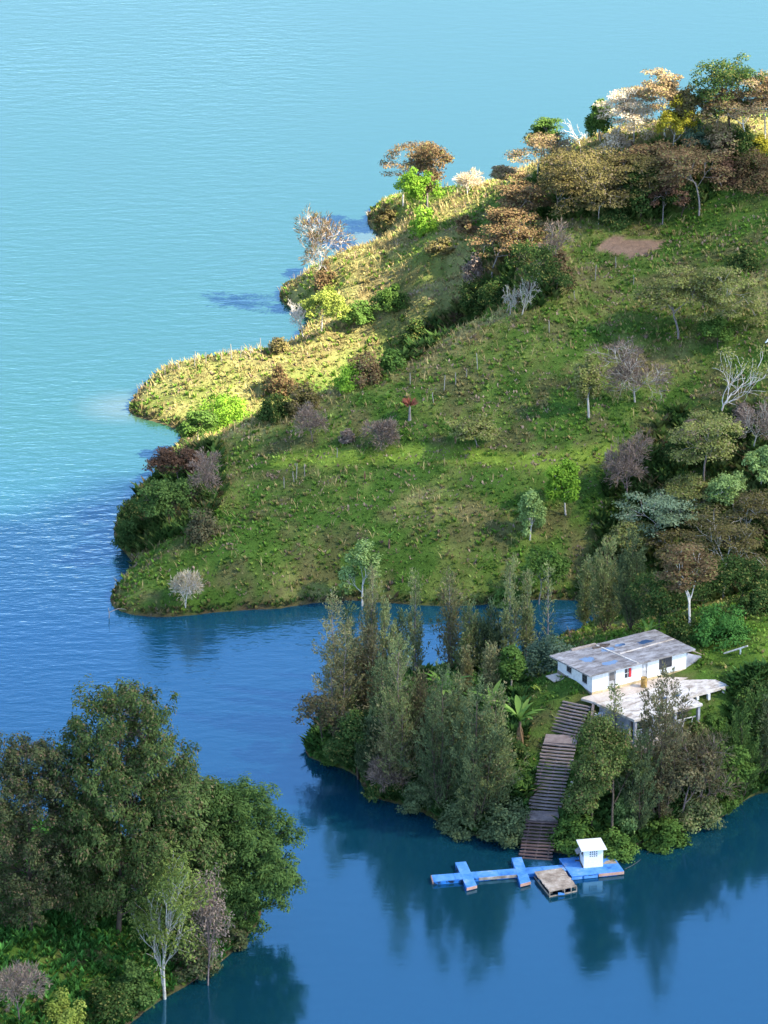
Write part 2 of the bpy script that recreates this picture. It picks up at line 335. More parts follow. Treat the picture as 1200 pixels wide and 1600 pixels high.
# the land's own colours: soil, dry grass, lush grass
SOIL = [at(x, y, 16.3)[:2] for x, y in [(930,383),(960,378),(1010,374),(1046,376),(1030,389),(1005,400),(985,404),(960,398)]]
PATH = [ground(x, y)[:2] for x, y in [(440,722),(520,716),(600,713),(680,711),(740,715),(800,721),(860,722),(920,716),(960,708)]]
def polydist(X, Y, pl):
    d = np.full(np.shape(X), 1e9)
    for a, b in zip(pl[:-1], pl[1:]):
        e = b - a; t = np.clip(((X - a[0]) * e[0] + (Y - a[1]) * e[1]) / (e @ e), 0, 1); d = np.minimum(d, np.hypot(X - a[0] - t * e[0], Y - a[1] - t * e[1]))
    return d
CRESTS = [np.array([at(x, y, z)[:2] for x, y, z in L]) for L in (
    [(320,703,5),(400,665,6.7),(520,622,8.4),(600,588,9.6),(700,538,11.7),(780,498,13.5),(860,450,15)],
    [(250,579,2.2),(350,561,3),(430,547,3.5),(560,492,5),(650,455,7.4),(740,425,9.8)],
    [(480,434,2.8),(530,399,4.5),(600,377,6),(690,330,7.2),(800,281,11),(860,250,15.5)],
    [(860,250,15.5),(940,221,21),(1050,213,23),(1200,202,24.5)])]
def turf(X, Y):
    """base colour of turf at a place: dry on crests and the far spurs, lush in the hollows"""
    X = np.asarray(X, float); Y = np.asarray(Y, float)
    n1 = fbm(X, Y, 11, 2); n2 = fbm(X, Y, 3.2, 9); n3 = fbm(X, Y, 1.3, 21, 2)
    dc = np.min([polydist(X, Y, c) for c in CRESTS], axis=0)
    dry = np.clip(0.75 * np.exp(-(dc / 5.5) ** 2) + sstep(0.42, 0.72, n1) * 0.75 + sstep(488, 508, Y) * (X < 30) * 0.12 + (n2 - 0.45) * 1.0 + (n3 - 0.5) * 0.6, 0, 1)
    dry = np.where(Y < 435, np.clip((n2 - 0.55) * 1.2, 0, 0.4), dry)
    lush = np.array([0.095, 0.185, 0.034]); mid = np.array([0.19, 0.25, 0.06]); straw = np.array([0.33, 0.32, 0.12]); umber = np.array([0.2, 0.13, 0.085])
    a = sstep(0.0, 0.45, dry)[..., None]; b = sstep(0.4, 0.95, dry)[..., None]
    c = (lush * (1 - a) + mid * a) * (1 - b) + straw * b
    gl = (np.exp(-(polydist(X, Y, GULLY[2:9]) / 5.0) ** 2) * 0.85)[..., None]; c = c * (1 - gl) + np.array([0.09, 0.2, 0.03]) * gl
    u = (sstep(0.52, 0.7, fbm(X, Y, 2.6, 33)) * 0.5)[..., None]
    c = c * (1 - u) + umber * u
    dp_ = polydist(X, Y, PATH); p = np.exp(-(dp_ / 1.25) ** 4)[..., None]; c = c * (1 - p) + np.array([0.27, 0.38, 0.06]) * p
    yardl = (np.exp(-(((X - 37) / 9) ** 2 + ((Y - 419) / 6) ** 2)) * 0.9)[..., None]; c = c * (1 - yardl) + np.array([0.19, 0.31, 0.045]) * yardl
    return c * (0.75 + 0.5 * n3)[..., None], dry
tc_, dry_ = turf(GXX, GYY)
tcol = tc_ * 0.75
s = inpoly(GXX + (fbm(GXX, GYY, 2, 3) - 0.5) * 1.5, GYY + (fbm(GXX, GYY, 2, 4) - 0.5) * 4, SOIL)[..., None]; tcol = np.where(s, np.array([0.3, 0.2, 0.14]) * (0.8 + 0.4 * fbm(GXX, GYY, 1.5, 8))[..., None], tcol)
bank = (sstep(0.6, 0.05, GZ) * sstep(0.35, 0.75, fbm(GXX, GYY, 4, 40)))[..., None]; tcol = tcol * (1 - bank) + np.array([0.13, 0.085, 0.05]) * bank
wet = (sstep(0.42, 0.2, GZ))[..., None] * 0.8; tcol = tcol * (1 - wet) + np.array([0.085, 0.06, 0.04]) * wet
def terrain(name, mask_fn):
    ny, nx = GZ.shape; idx = np.arange(ny * nx).reshape(ny, nx)
    q = np.stack([idx[:-1, :-1], idx[:-1, 1:], idx[1:, 1:], idx[1:, :-1]], -1).reshape(-1, 4)
    zf = GZ.ravel(); keep = (zf[q].max(1) > -1.3) & mask_fn(GXX.ravel()[q].mean(1), GYY.ravel()[q].mean(1))
    q = q[keep]; u, inv = np.unique(q, return_inverse=True)
    V = np.c_[GXX.ravel(), GYY.ravel(), zf][u]
    me = npmesh(name, V, inv.reshape(-1, 4), tcol.reshape(-1, 3)[u], True, M['terrain'])
    return tag(link(name, me), kind='structure')
fore = lambda x, y: (x < -1) & (y < 417 + (x < -12) * 6)
near = lambda x, y: ~fore(x, y) & (y < 440.5)
terrain('foreground_bank', fore); terrain('house_peninsula', near); terrain('headland', lambda x, y: ~fore(x, y) & ~near(x, y))

# ------------------------------------------------------------------ water
def water_material():
    m, nt, out = newmat('lake_water'); b = N(nt, 'ShaderNodeBsdfPrincipled')
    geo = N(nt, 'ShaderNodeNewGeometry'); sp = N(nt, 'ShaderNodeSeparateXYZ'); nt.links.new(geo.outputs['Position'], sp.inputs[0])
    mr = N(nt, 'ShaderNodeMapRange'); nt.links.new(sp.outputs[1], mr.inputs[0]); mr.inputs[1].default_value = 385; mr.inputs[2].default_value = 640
    # silty open lake, clearer inlet; the sunlit and shaded tones are painted in too
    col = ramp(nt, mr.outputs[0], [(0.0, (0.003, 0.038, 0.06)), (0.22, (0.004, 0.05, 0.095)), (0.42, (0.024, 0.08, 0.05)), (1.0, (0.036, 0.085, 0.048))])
    # pale silt where waves lap at the two sunlit points
    for cx, cy in (at(192, 636)[:2], at(578, 372)[:2]):
        vm = N(nt, 'ShaderNodeVectorMath', operation='DISTANCE'); vm.inputs[1].default_value = (cx, cy, 0); nt.links.new(geo.outputs['Position'], vm.inputs[0])
        f = ramp(nt, vm.outputs['Value'], [(0, (0, 0, 0)), (1, (0, 0, 0))])
        g = N(nt, 'ShaderNodeMapRange', interpolation_type='SMOOTHSTEP'); nt.links.new(vm.outputs['Value'], g.inputs[0]); g.inputs[1].default_value = 6.5; g.inputs[2].default_value = 0.5; g.inputs[3].default_value = 0; g.inputs[4].default_value = 0.16
        col = mixc(nt, g.outputs[0], col, (0.3, 0.25, 0.2))
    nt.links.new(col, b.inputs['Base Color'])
    b.inputs['Roughness'].default_value = 0.1; b.inputs['IOR'].default_value = 2.55
    b.inputs['Specular Tint'].default_value = (0.18, 0.62, 1.0, 1)
    mp = N(nt, 'ShaderNodeMapping'); nt.links.new(geo.outputs['Position'], mp.inputs[0]); mp.inputs['Rotation'].default_value = (0, 0, R(-14)); mp.inputs['Scale'].default_value = (0.42, 1.0, 1)
    n1 = noise(nt, 0.85, 3, 0.55, vec=mp.outputs[0]); n2 = noise(nt, 3.2, 2, 0.5, vec=mp.outputs[0])
    big = noise(nt, 0.02, 2, 0.5, vec=geo.outputs['Position'])
    ad = N(nt, 'ShaderNodeMath', operation='MULTIPLY_ADD'); nt.links.new(n2, ad.inputs[0]); ad.inputs[1].default_value = 0.25; nt.links.new(n1, ad.inputs[2])
    # wind: open water is ruffled, the sheltered inlet nearly still
    ws = N(nt, 'ShaderNodeMapRange', interpolation_type='SMOOTHSTEP'); nt.links.new(sp.outputs[1], ws.inputs[0]); ws.inputs[1].default_value = 395; ws.inputs[2].default_value = 440; ws.inputs[3].default_value = 0.1; ws.inputs[4].default_value = 0.5
    wx = N(nt, 'ShaderNodeMapRange', interpolation_type='SMOOTHSTEP'); nt.links.new(sp.outputs[0], wx.inputs[0]); wx.inputs[1].default_value = 5; wx.inputs[2].default_value = -22; wx.inputs[3].default_value = 0.3; wx.inputs[4].default_value = 1.0
    wm = N(nt, 'ShaderNodeMath', operation='MULTIPLY'); nt.links.new(ws.outputs[0], wm.inputs[0]); nt.links.new(wx.outputs[0], wm.inputs[1])
    wb = N(nt, 'ShaderNodeMapRange'); nt.links.new(big, wb.inputs[0]); wb.inputs[1].default_value = 0.3; wb.inputs[2].default_value = 0.7; wb.inputs[3].default_value = 0.5; wb.inputs[4].default_value = 1.2
    far_ = N(nt, 'ShaderNodeMapRange', interpolation_type='SMOOTHSTEP'); nt.links.new(sp.outputs[1], far_.inputs[0]); far_.inputs[1].default_value = 460; far_.inputs[2].default_value = 560; far_.inputs[3].default_value = 1.0; far_.inputs[4].default_value = 0.55
    wm_ = N(nt, 'ShaderNodeMath', operation='MULTIPLY'); nt.links.new(wm.outputs[0], wm_.inputs[0]); nt.links.new(far_.outputs[0], wm_.inputs[1]); wm = wm_
    wm2 = N(nt, 'ShaderNodeMath', operation='MULTIPLY'); nt.links.new(wm.outputs[0], wm2.inputs[0]); nt.links.new(wb.outputs[0], wm2.inputs[1])
    bp = N(nt, 'ShaderNodeBump'); bp.inputs['Distance'].default_value = 0.3
    nt.links.new(ad.outputs[0], bp.inputs['Height']); nt.links.new(wm2.outputs[0], bp.inputs['Strength']); nt.links.new(bp.outputs[0], b.inputs['Normal'])
    nt.links.new(b.outputs[0], out.inputs[0]); return m
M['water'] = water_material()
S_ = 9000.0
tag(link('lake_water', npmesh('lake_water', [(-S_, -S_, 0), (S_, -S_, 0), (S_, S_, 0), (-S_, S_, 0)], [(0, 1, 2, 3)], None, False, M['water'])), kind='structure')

# ------------------------------------------------------------------ unseen cloud, added and shaped to shade the near half of the lake
def make_shade_cloud():
    A = 430.0
    edge = [(-900,905,0),(-300,860,0),(0,822,0),(150,800,0),(290,716,5),(330,692,6),(450,648,7.5),(540,615,8.8),(640,575,4.0),(720,520,5.0),(790,455,10),(825,405,13),(835,350,14),(850,285,16),(895,246,19.5),(960,238,21),(1010,242,22.2),(1100,242,22.9),(1200,236,23.6),(1500,190,26),(2400,130,26)]
    g = []
    for x, y, z in edge:
        p = at(x, y, z); g.append((p - SUN * (p[2] / SUN[2]))[:2])
    poly = g + [np.array([330., 520.]), np.array([330., 150.]), np.array([-260., 150.]), np.array([-300., 330.])]
    st = 5.0
    X, Y = np.meshgrid(np.arange(-320, 350, st), np.arange(130, 700, st)); ins = inpoly(X, Y, poly)
    loop = poly + [poly[0]]; d = polydist(X, Y, [np.array(p) for p in loop]); d = np.where(ins, d, 0)
    thick = np.sqrt(d) * (3 + 9 * fbm(X, Y, 60, 2)) + d * 0.12 * fbm(X, Y, 25, 5)
    off = SUN * (A / SUN[2]); ny, nx = X.shape; idx = np.arange(nx * ny).reshape(ny, nx)
    cell = ins[:-1, :-1] | ins[1:, :-1] | ins[:-1, 1:] | ins[1:, 1:]
    k1 = 1 + (thick * 0.8 + 0.5) / A; k0 = 1 - np.minimum(thick, 12) * 0.2 / A      # billows sheared along the sun so the shadow keeps the drawn outline
    top = np.c_[(X + off[0] * k1).ravel(), (Y + off[1] * k1).ravel(), (A * k1).ravel()]; bot = np.c_[(X + off[0] * k0).ravel(), (Y + off[1] * k0).ravel(), (A * k0).ravel()]
    q = np.stack([idx[:-1, :-1], idx[:-1, 1:], idx[1:, 1:], idx[1:, :-1]], -1)[cell]
    me = npmesh('shade_cloud', np.r_[top, bot], np.r_[q, q[:, ::-1] + nx * ny], None, True)
    m, nt, out = newmat('shade_cloud_skin'); df = N(nt, 'ShaderNodeBsdfDiffuse'); df.inputs[0].default_value = (0.9, 0.9, 0.9, 1)
    tl = N(nt, 'ShaderNodeBsdfTranslucent'); tl.inputs[0].default_value = (0.9, 0.9, 0.9, 1); tr = N(nt, 'ShaderNodeBsdfTransparent')
    x1 = N(nt, 'ShaderNodeMixShader'); x1.inputs[0].default_value = 0.5; nt.links.new(df.outputs[0], x1.inputs[1]); nt.links.new(tl.outputs[0], x1.inputs[2])
    x2 = N(nt, 'ShaderNodeMixShader'); x2.inputs[0].default_value = 0.4; nt.links.new(x1.outputs[0], x2.inputs[1]); nt.links.new(tr.outputs[0], x2.inputs[2])
    nt.links.new(x2.outputs[0], out.inputs[0]); me.materials.append(m)
    tag(link('shade_cloud', me), kind='structure')
make_shade_cloud()

# ================================================================== the house and its terrace
M['white_wall'] = surf('limewashed_wall', [(0.25, (0.66, 0.65, 0.64)), (0.5, (0.82, 0.82, 0.82)), (0.8, (0.86, 0.86, 0.86))], 0.7, 0.9, 0.005, fine=5)
M['blue_wall'] = surf('weathered_wall_shaded_post', [(0.3, (0.2, 0.21, 0.25)), (0.5, (0.4, 0.4, 0.45)), (0.7, (0.6, 0.6, 0.63))], 0.6, 0.9, 0.01, fine=5)  # the posts under the slab wear it as painted shade
M['plinth'] = surf('ochre_stained_plinth', [(0.3, (0.45, 0.31, 0.14)), (0.6, (0.72, 0.58, 0.36)), (0.8, (0.8, 0.74, 0.6))], 1.2, 0.95, 0.01)
M['rubble'] = surf('rubble_stone', [(0.3, (0.2, 0.16, 0.13)), (0.6, (0.42, 0.34, 0.28)), (0.8, (0.62, 0.55, 0.5))], 2.5, 0.95, 0.05)
M['terrace'] = surf('terrace_screed', [(0.25, (0.32, 0.24, 0.18)), (0.45, (0.58, 0.48, 0.4)), (0.7, (0.7, 0.62, 0.55))], 0.8, 0.95, 0.01, fine=6)
M['frame_white'] = surf('painted_frame', [(0.3, (0.6, 0.6, 0.6)), (0.7, (0.8, 0.8, 0.8))], 4, 0.6, 0)
M['frame_dark'] = surf('dark_frame', [(0.3, (0.06, 0.05, 0.05)), (0.7, (0.15, 0.13, 0.12))], 4, 0.6, 0)
M['door_grey'] = surf('grey_door', [(0.3, (0.38, 0.36, 0.35)), (0.7, (0.55, 0.53, 0.52))], 2, 0.7, 0)
M['red_cloth'] = surf('red_cloth', [(0.3, (0.5, 0.02, 0.03)), (0.7, (0.7, 0.05, 0.06))], 4, 0.9, 0)
M['inside_shade'] = surf('shaded_inside', [(0.3, (0.1, 0.09, 0.09)), (0.7, (0.2, 0.18, 0.17))], 2, 0.9, 0)  # dark tone paints the interior's shade into floor and walls
M['rust'] = surf('rusty_orange_steel', [(0.3, (0.24, 0.12, 0.03)), (0.6, (0.52, 0.33, 0.1)), (0.8, (0.6, 0.45, 0.2))], 3, 0.8, 0.005)
def glass_mat(name, col):
    m, nt, out = newmat(name); b = N(nt, 'ShaderNodeBsdfPrincipled'); b.inputs['Base Color'].default_value = (*col, 1); b.inputs['Roughness'].default_value = 0.08
    nt.links.new(b.outputs[0], out.inputs[0]); return m
M['glass'] = glass_mat('dim_window_glass', (0.035, 0.04, 0.05))
def roof_mat(name, stops, puddles, scale=0.75, wet=0.6):
    """weathered slab: mottled grey, dark moss streaks, shallow puddles that mirror the sky, its blue painted in"""
    m, nt, out = newmat(name); b = N(nt, 'ShaderNodeBsdfPrincipled'); tc = N(nt, 'ShaderNodeTexCoord')
    n1 = noise(nt, scale, 8, 0.7); col = ramp(nt, n1, stops)
    mp = N(nt, 'ShaderNodeMapping'); nt.links.new(tc.outputs['Object'], mp.inputs[0]); mp.inputs['Scale'].default_value = (0.6, 1.7, 1)
    n2 = noise(nt, 1.5, 7, 0.75, vec=mp.outputs[0]); st = ramp(nt, n2, [(0.5, (1, 1, 1)), (0.57, (0.55, 0.5, 0.47)), (0.68, (0.3, 0.27, 0.25))])
    col = mixc(nt, 0.8, col, st, 'MULTIPLY')
    n3 = noise(nt, 14, 5, 0.7); col = mixc(nt, 0.6, col, ramp(nt, n3, [(0.3, (0.6, 0.58, 0.56)), (0.6, (1.05, 1.05, 1.05))]), 'MULTIPLY')
    pud = None
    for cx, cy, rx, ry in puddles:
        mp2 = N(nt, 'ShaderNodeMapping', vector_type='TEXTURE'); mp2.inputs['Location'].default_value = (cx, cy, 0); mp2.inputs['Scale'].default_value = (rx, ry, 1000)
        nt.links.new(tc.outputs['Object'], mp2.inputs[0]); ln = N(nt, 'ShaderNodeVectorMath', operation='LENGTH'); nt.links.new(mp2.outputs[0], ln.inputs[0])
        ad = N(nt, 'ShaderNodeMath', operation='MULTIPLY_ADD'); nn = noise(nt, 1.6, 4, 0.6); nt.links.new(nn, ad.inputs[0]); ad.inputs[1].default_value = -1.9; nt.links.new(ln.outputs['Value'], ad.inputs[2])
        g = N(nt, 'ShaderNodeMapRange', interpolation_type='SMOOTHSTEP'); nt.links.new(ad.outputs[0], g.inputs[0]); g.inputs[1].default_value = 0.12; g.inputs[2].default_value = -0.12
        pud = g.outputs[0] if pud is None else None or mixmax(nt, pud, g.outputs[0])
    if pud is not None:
        col = mixc(nt, pud, col, (0.05, 0.1, 0.2))  # reflected sky blue painted into the puddle colour
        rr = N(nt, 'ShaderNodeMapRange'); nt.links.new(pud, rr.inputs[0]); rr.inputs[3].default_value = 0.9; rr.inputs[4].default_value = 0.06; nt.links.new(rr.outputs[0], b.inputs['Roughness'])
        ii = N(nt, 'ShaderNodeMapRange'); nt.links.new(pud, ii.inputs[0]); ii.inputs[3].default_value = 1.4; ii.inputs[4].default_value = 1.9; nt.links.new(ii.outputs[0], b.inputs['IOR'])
    else: b.inputs['Roughness'].default_value = 0.9
    nt.links.new(col, b.inputs['Base Color']); nt.links.new(b.outputs[0], out.inputs[0]); return m
def mixmax(nt, a, b):
    m = N(nt, 'ShaderNodeMath', operation='MAXIMUM'); nt.links.new(a, m.inputs[0]); nt.links.new(b, m.inputs[1]); return m.outputs[0]
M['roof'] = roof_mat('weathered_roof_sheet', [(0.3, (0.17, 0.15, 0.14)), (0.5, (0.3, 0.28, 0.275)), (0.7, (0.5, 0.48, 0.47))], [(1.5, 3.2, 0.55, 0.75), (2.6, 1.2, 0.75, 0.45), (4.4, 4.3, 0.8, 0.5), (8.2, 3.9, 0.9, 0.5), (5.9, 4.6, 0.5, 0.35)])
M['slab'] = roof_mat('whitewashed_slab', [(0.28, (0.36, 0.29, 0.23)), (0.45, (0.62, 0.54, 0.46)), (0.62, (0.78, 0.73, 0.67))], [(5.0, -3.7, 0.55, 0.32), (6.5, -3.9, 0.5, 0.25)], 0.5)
M['slab2'] = M['slab']

H0 = np.array([18.58, 409.4, 8.5]); HA = R(30.3)
hu = np.array([math.cos(HA), math.sin(HA)]); hv = np.array([-math.sin(HA), math.cos(HA)])
def hl(px, py, z):
    p = at(px, py, z + H0[2])[:2] - H0[:2]; return (float(p @ hu), float(p @ hv))
house = tag(empty('house', H0, HA), 'white single storey house with weathered grey roof above the stairway', 'house')
LU, LV, OV = 10.05, 5.75, 0.0
roofz = lambda v: 2.2 - 0.097 * (v + 0.5)
# openings along the front wall (u0, u1, z0, z1) and the left wall (v0, v1, z0, z1)
FR = [('door', 1.74, 2.48, 0.02, 1.82), ('window', 3.42, 4.22, 0.72, 1.72), ('door', 5.28, 5.9, 0.02, 1.82), ('window', 7.1, 8.52, 0.78, 1.8)]
LW = [('window', 0.85, 1.7, 0.62, 1.5), ('window', 3.45, 4.3, 0.62, 1.4)]
def wall_with(bm, axis, openings, L, thick, top):
    cuts = sorted(openings, key=lambda o: o[1]); x = 0.0
    def seg(a, b, z0, z1):
        if axis == 'u': prism(bm, [(a, 0), (b, 0), (b, thick), (a, thick)], z0, z1 if z1 is not None else [top(0), top(0), top(thick), top(thick)])
        else: prism(bm, [(0, a), (thick, a), (thick, b), (0, b)], z0, z1 if z1 is not None else [top(a), top(a), top(b), top(b)])
    for k, a, b, z0, z1 in cuts:
        seg(x, a, -0.6, None); seg(a, b, z1, None)
        if z0 > 0.1: seg(a, b, -0.6, z0)
        x = b
    seg(x, L, -0.6, None)
rt_ = lambda v: roofz(v) - 0.145
bm = bmesh.new(); wall_with(bm, 'u', FR, LU, 0.16, rt_); bmobj('front_wall', bm, M['white_wall'], house)
bm = bmesh.new(); bm2 = bmesh.new(); wall_with(bm2, 'v', [(k, a - 0.163, b - 0.163, c, d) for k, a, b, c, d in LW], LV - 0.163, 0.16, lambda v: rt_(v + 0.163)); bmesh.ops.translate(bm2, verts=bm2.verts, vec=(0, 0.163, 0))
bmobj('side_wall', bm2, M['white_wall'], house); bm.free()
bm = bmesh.new(); prism(bm, [(LU - 0.16, 0.163), (LU, 0.163), (LU, LV), (LU - 0.16, LV)], -0.6, [rt_(0.163), rt_(0.163), rt_(LV), rt_(LV)]); bmobj('side_wall', bm, M['white_wall'], house)
bm = bmesh.new(); prism(bm, [(0.163, LV - 0.16), (LU - 0.163, LV - 0.16), (LU - 0.163, LV), (0.163, LV)], -0.6, rt_(LV) - 0.003); bmobj('back_wall', bm, M['white_wall'], house)
bm = bmesh.new(); box(bm, 0.17, LU - 0.17, 0.17, LV - 0.17, -0.05, 0.012); bmobj('floor', bm, M['inside_shade'], house)
bm = bmesh.new(); box(bm, 0.17, LU - 0.17, 2.6, 2.7, 0.014, 1.6); bmobj('partition_wall', bm, M['inside_shade'], house)
# roof sheet, uneven edge, raised seams
bm = bmesh.new(); rng = random.Random(4); pts = []
for i in range(23): pts.append((-0.65 + 11.35 * i / 22, -0.5 + rng.uniform(-0.03, 0.03)))
for i in range(1, 12): pts.append((10.7 + rng.uniform(-0.03, 0.03), -0.5 + 6.7 * i / 12))
for i in range(23): pts.append((10.7 - 11.35 * i / 22, 6.2 + rng.uniform(-0.08, 0.05)))
for i in range(1, 12): pts.append((-0.65 + rng.uniform(-0.03, 0.03), 6.2 - 6.7 * i / 12))
prism(bm, pts, [roofz(p[1]) - 0.14 for p in pts], [roofz(p[1]) for p in pts]); roof = bmobj('roof', bm, M['roof'], house)
for (a, b) in (((4.55, -0.46), (4.1, 6.1)), ((4.6, 2.6), (10.6, 2.9))):
    bm = bmesh.new(); beam(bm, (*a, roofz(a[1]) + 0.03), (*b, roofz(b[1]) + 0.03), 0.14, 0.07); bmobj('seam', bm, M['slab'], roof)
bm = bmesh.new(); beam(bm, (4.2, 6.0, roofz(6) + 0.06), (1.6, 6.05, roofz(6) + 0.06), 0.3, 0.14); bmobj('parapet', bm, M['rubble'], roof)
bm = bmesh.new(); beam(bm, (3.4, 5.3, roofz(5.3) + 0.05), (4.9, 5.0, roofz(5) + 0.06), 0.22, 0.1); beam(bm, (4.4, 5.6, roofz(5.6) + 0.05), (5.2, 5.2, roofz(5.2) + 0.07), 0.14, 0.1); bmobj('debris', bm, M['bark'], roof)
# plinth
bm = bmesh.new(); x = -0.02
for k, a, b, z0, z1 in FR:
    if k == 'door': box(bm, x, a, -0.03, -0.002, -0.3, 0.24); x = b
box(bm, x, LU, -0.03, -0.002, -0.3, 0.24); bmobj('plinth', bm, M['plinth'], house)
bm = bmesh.new(); box(bm, -0.05, -0.002, 0.002, LV, -0.7, 0.16); bmobj('plinth', bm, M['rubble'], house)
def window(axis, a, b, z0, z1, fmat, cols, rows, cloth=False):
    """frame bars in the opening, one pane per light"""
    tr = (lambda u, d, z: (u, d, z)) if axis == 'u' else (lambda u, d, z: (d, u, z))
    def bx(u0, u1, d0, d1, za, zb, nm, mt, par):
        bm = bmesh.new(); p = tr(u0, d0, za); q = tr(u1, d1, zb); box(bm, p[0], q[0], p[1], q[1], p[2], q[2]); return bmobj(nm, bm, mt, par)
    bmf = bmesh.new(); t = 0.05
    def fb(u0, u1, za, zb, d0=0.03, d1=0.1):
        p = tr(u0, d0, za); q = tr(u1, d1, zb); box(bmf, p[0], q[0], p[1], q[1], p[2], q[2])
    fb(a, b, z0, z0 + t); fb(a, b, z1 - t, z1); fb(a, a + t, z0 + t, z1 - t); fb(b - t, b, z0 + t, z1 - t)
    iw = (b - a - 2 * t) / cols; ih = (z1 - z0 - 2 * t) / rows
    for c in range(1, cols): fb(a + t + c * iw - 0.022, a + t + c * iw + 0.022, z0 + t, z1 - t, 0.035, 0.095)
    for r in range(1, rows): fb(a + t, b - t, z0 + t + r * ih - 0.02, z0 + t + r * ih + 0.02, 0.04, 0.09)
    w = bmobj('window', bmf, fmat, house)
    for c in range(cols):
        for r in range(rows):
            bx(a + t + c * iw + 0.023, a + t + (c + 1) * iw - 0.023, 0.06, 0.07, z0 + t + r * ih + 0.022, z0 + t + (r + 1) * ih - 0.022, 'pane', M['glass'], w)
    bx(a - 0.06, b + 0.06, -0.06, 0.0 - 0.002, z0 - 0.07, z0 - 0.01, 'sill', M['frame_white'], w)
    if cloth: bx(a + 0.5, b - 0.06, 0.012, 0.028, z0 + 0.08, z1 - 0.08, 'curtain', M['red_cloth'], w)
    return w
def door(a, b, z0, z1, light):
    bm = bmesh.new(); box(bm, a + 0.05, b - 0.05, 0.06, 0.1, z0, z1 - 0.05); d = bmobj('door', bm, M['door_grey'], house)
    bm = bmesh.new(); box(bm, a, a + 0.048, 0.02, 0.12, z0, z1); box(bm, b - 0.048, b, 0.02, 0.12, z0, z1); box(bm, a + 0.05, b - 0.05, 0.02, 0.12, z1 - 0.048, z1); bmobj('door_frame', bm, M['frame_dark'] if light else M['frame_white'], d)
    bm = bmesh.new()
    if light: box(bm, a + 0.13, b - 0.13, 0.05, 0.059, z0 + 0.85, z1 - 0.14); bmobj('pane', bm, M['inside_shade'], d)
    else: box(bm, a + 0.2, b - 0.2, 0.05, 0.059, z0 + 1.05, z1 - 0.2); bmobj('pane', bm, M['frame_white'], d)
    bm = bmesh.new(); box(bm, b - 0.13, b - 0.09, 0.03, 0.059, z0 + 0.8, z0 + 0.9); bmobj('handle', bm, M['frame_dark'], d)
door(*FR[0][1:], True); tag(window('u', *FR[1][1:], M['frame_white'], 2, 2, True), 'window with a red cloth hanging in it'); door(*FR[2][1:], False); window('u', *FR[3][1:], M['frame_dark'], 2, 1)
for o in LW: window('v', *o[1:], M['frame_dark'], 2, 2)
# wing wall on the right end with a sloping top, broken roof edge beyond it
bm = bmesh.new(); prism(bm, [(LU + 0.01, 0.1), (LU + 2.0, 0.55), (LU + 2.0, 0.7), (LU + 0.01, 0.26)], -0.8, [1.7, 0.75, 0.75, 1.7]); bmobj('wing_wall', bm, M['blue_wall'], house)
bm = bmesh.new(); prism(bm, [(LU + 0.68, 0.2), (LU + 2.2, 0.8), (LU + 1.7, 3.2), (LU + 0.68, 3.6)], [1.75, 0.75, 0.6, 1.4], [1.85, 0.85, 0.7, 1.5]); bmobj('lean_to_roof', bm, M['rubble'], house)
# terrace slab (roof of the lower storey)
Q = lambda px, py: hl(px, py, 0.0)
T0, T1, T2, T3, T4, T5, T6 = Q(908,1091), Q(932,1098), Q(991,1124), Q(1098,1098.5), Q(1077,1087), Q(1140,1070), Q(1082,1048)
e0 = (0.0, -0.04); e1 = (LU + 0.2, -0.04)
f0 = (T1[0], T1[1]); f1 = (LU + 0.3, -1.3)
bm = bmesh.new(); prism(bm, [T0, f0, (f0[0] + 2.5, f0[1] + 0.05), (6, -1.5), f1, e1, e0, (-0.9, -0.04)], -0.2, 0.0); bmobj('terrace_floor', bm, M['terrace'], house)
bm = bmesh.new(); prism(bm, [(f0[0] + 0.02, f0[1] - 0.03), T2, T3, T4, T5, (T6[0] + 0.4, -0.9), (f1[0], f1[1] - 0.03), (6, -1.53), (f0[0] + 2.5, f0[1] + 0.02)], -0.3, -0.06); bmobj('terrace_slab', bm, M['slab'], house, 0.01)
# lower storey under the slab: rear wall, side wall, posts, beams, deck
LO = -2.5
def ins_(p, q, t): return (p[0] + (q[0] - p[0]) * t, p[1] + (q[1] - p[1]) * t)
def strip(nm, p, q, w, z0, z1, mt):
    d = Vector((q[0] - p[0], q[1] - p[1], 0)).normalized(); n = Vector((-d.y, d.x, 0)) * w
    bm = bmesh.new(); prism(bm, [p, q, (q[0] + n.x, q[1] + n.y), (p[0] + n.x, p[1] + n.y)], z0, z1); return bmobj(nm, bm, mt, house)
sw0 = (T1[0] + 0.25, T1[1] - 0.1); sw1 = ins_(T1, T2, 0.83); sw1 = (sw1[0] + 0.22, sw1[1] + 0.05)
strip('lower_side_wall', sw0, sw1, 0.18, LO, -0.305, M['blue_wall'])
strip('lower_back_wall', (sw0[0] + 0.4, T4[1] + 0.75), (T5[0] - 0.35, T4[1] + 1.0), 0.16, LO, -0.305, M['inside_shade'])  # dark colour stands in for the shade under the slab
bm = bmesh.new(); prism(bm, [(sw0[0] + 0.3, sw0[1] - 0.1), (T2[0] + 0.15, T2[1] + 0.1), (T3[0] + 0.2, T3[1] + 0.1), (T5[0] - 0.4, T5[1] + 0.2), (T5[0] - 0.9, -2.3)], LO - 0.3, LO); bmobj('lower_floor', bm, M['terrace'], house)
def post(p, z0, z1, w, mt): bm = bmesh.new(); box(bm, p[0] - w, p[0] + w, p[1] - w, p[1] + w, z0, z1); return bmobj('post', bm, mt, house, 0.012)
pf = [(T2[0] + 0.3, T2[1] + 0.3), ins_(T2, T3, 0.3), ins_(T2, T3, 0.62), (T3[0] - 0.25, T3[1] + 0.3)]
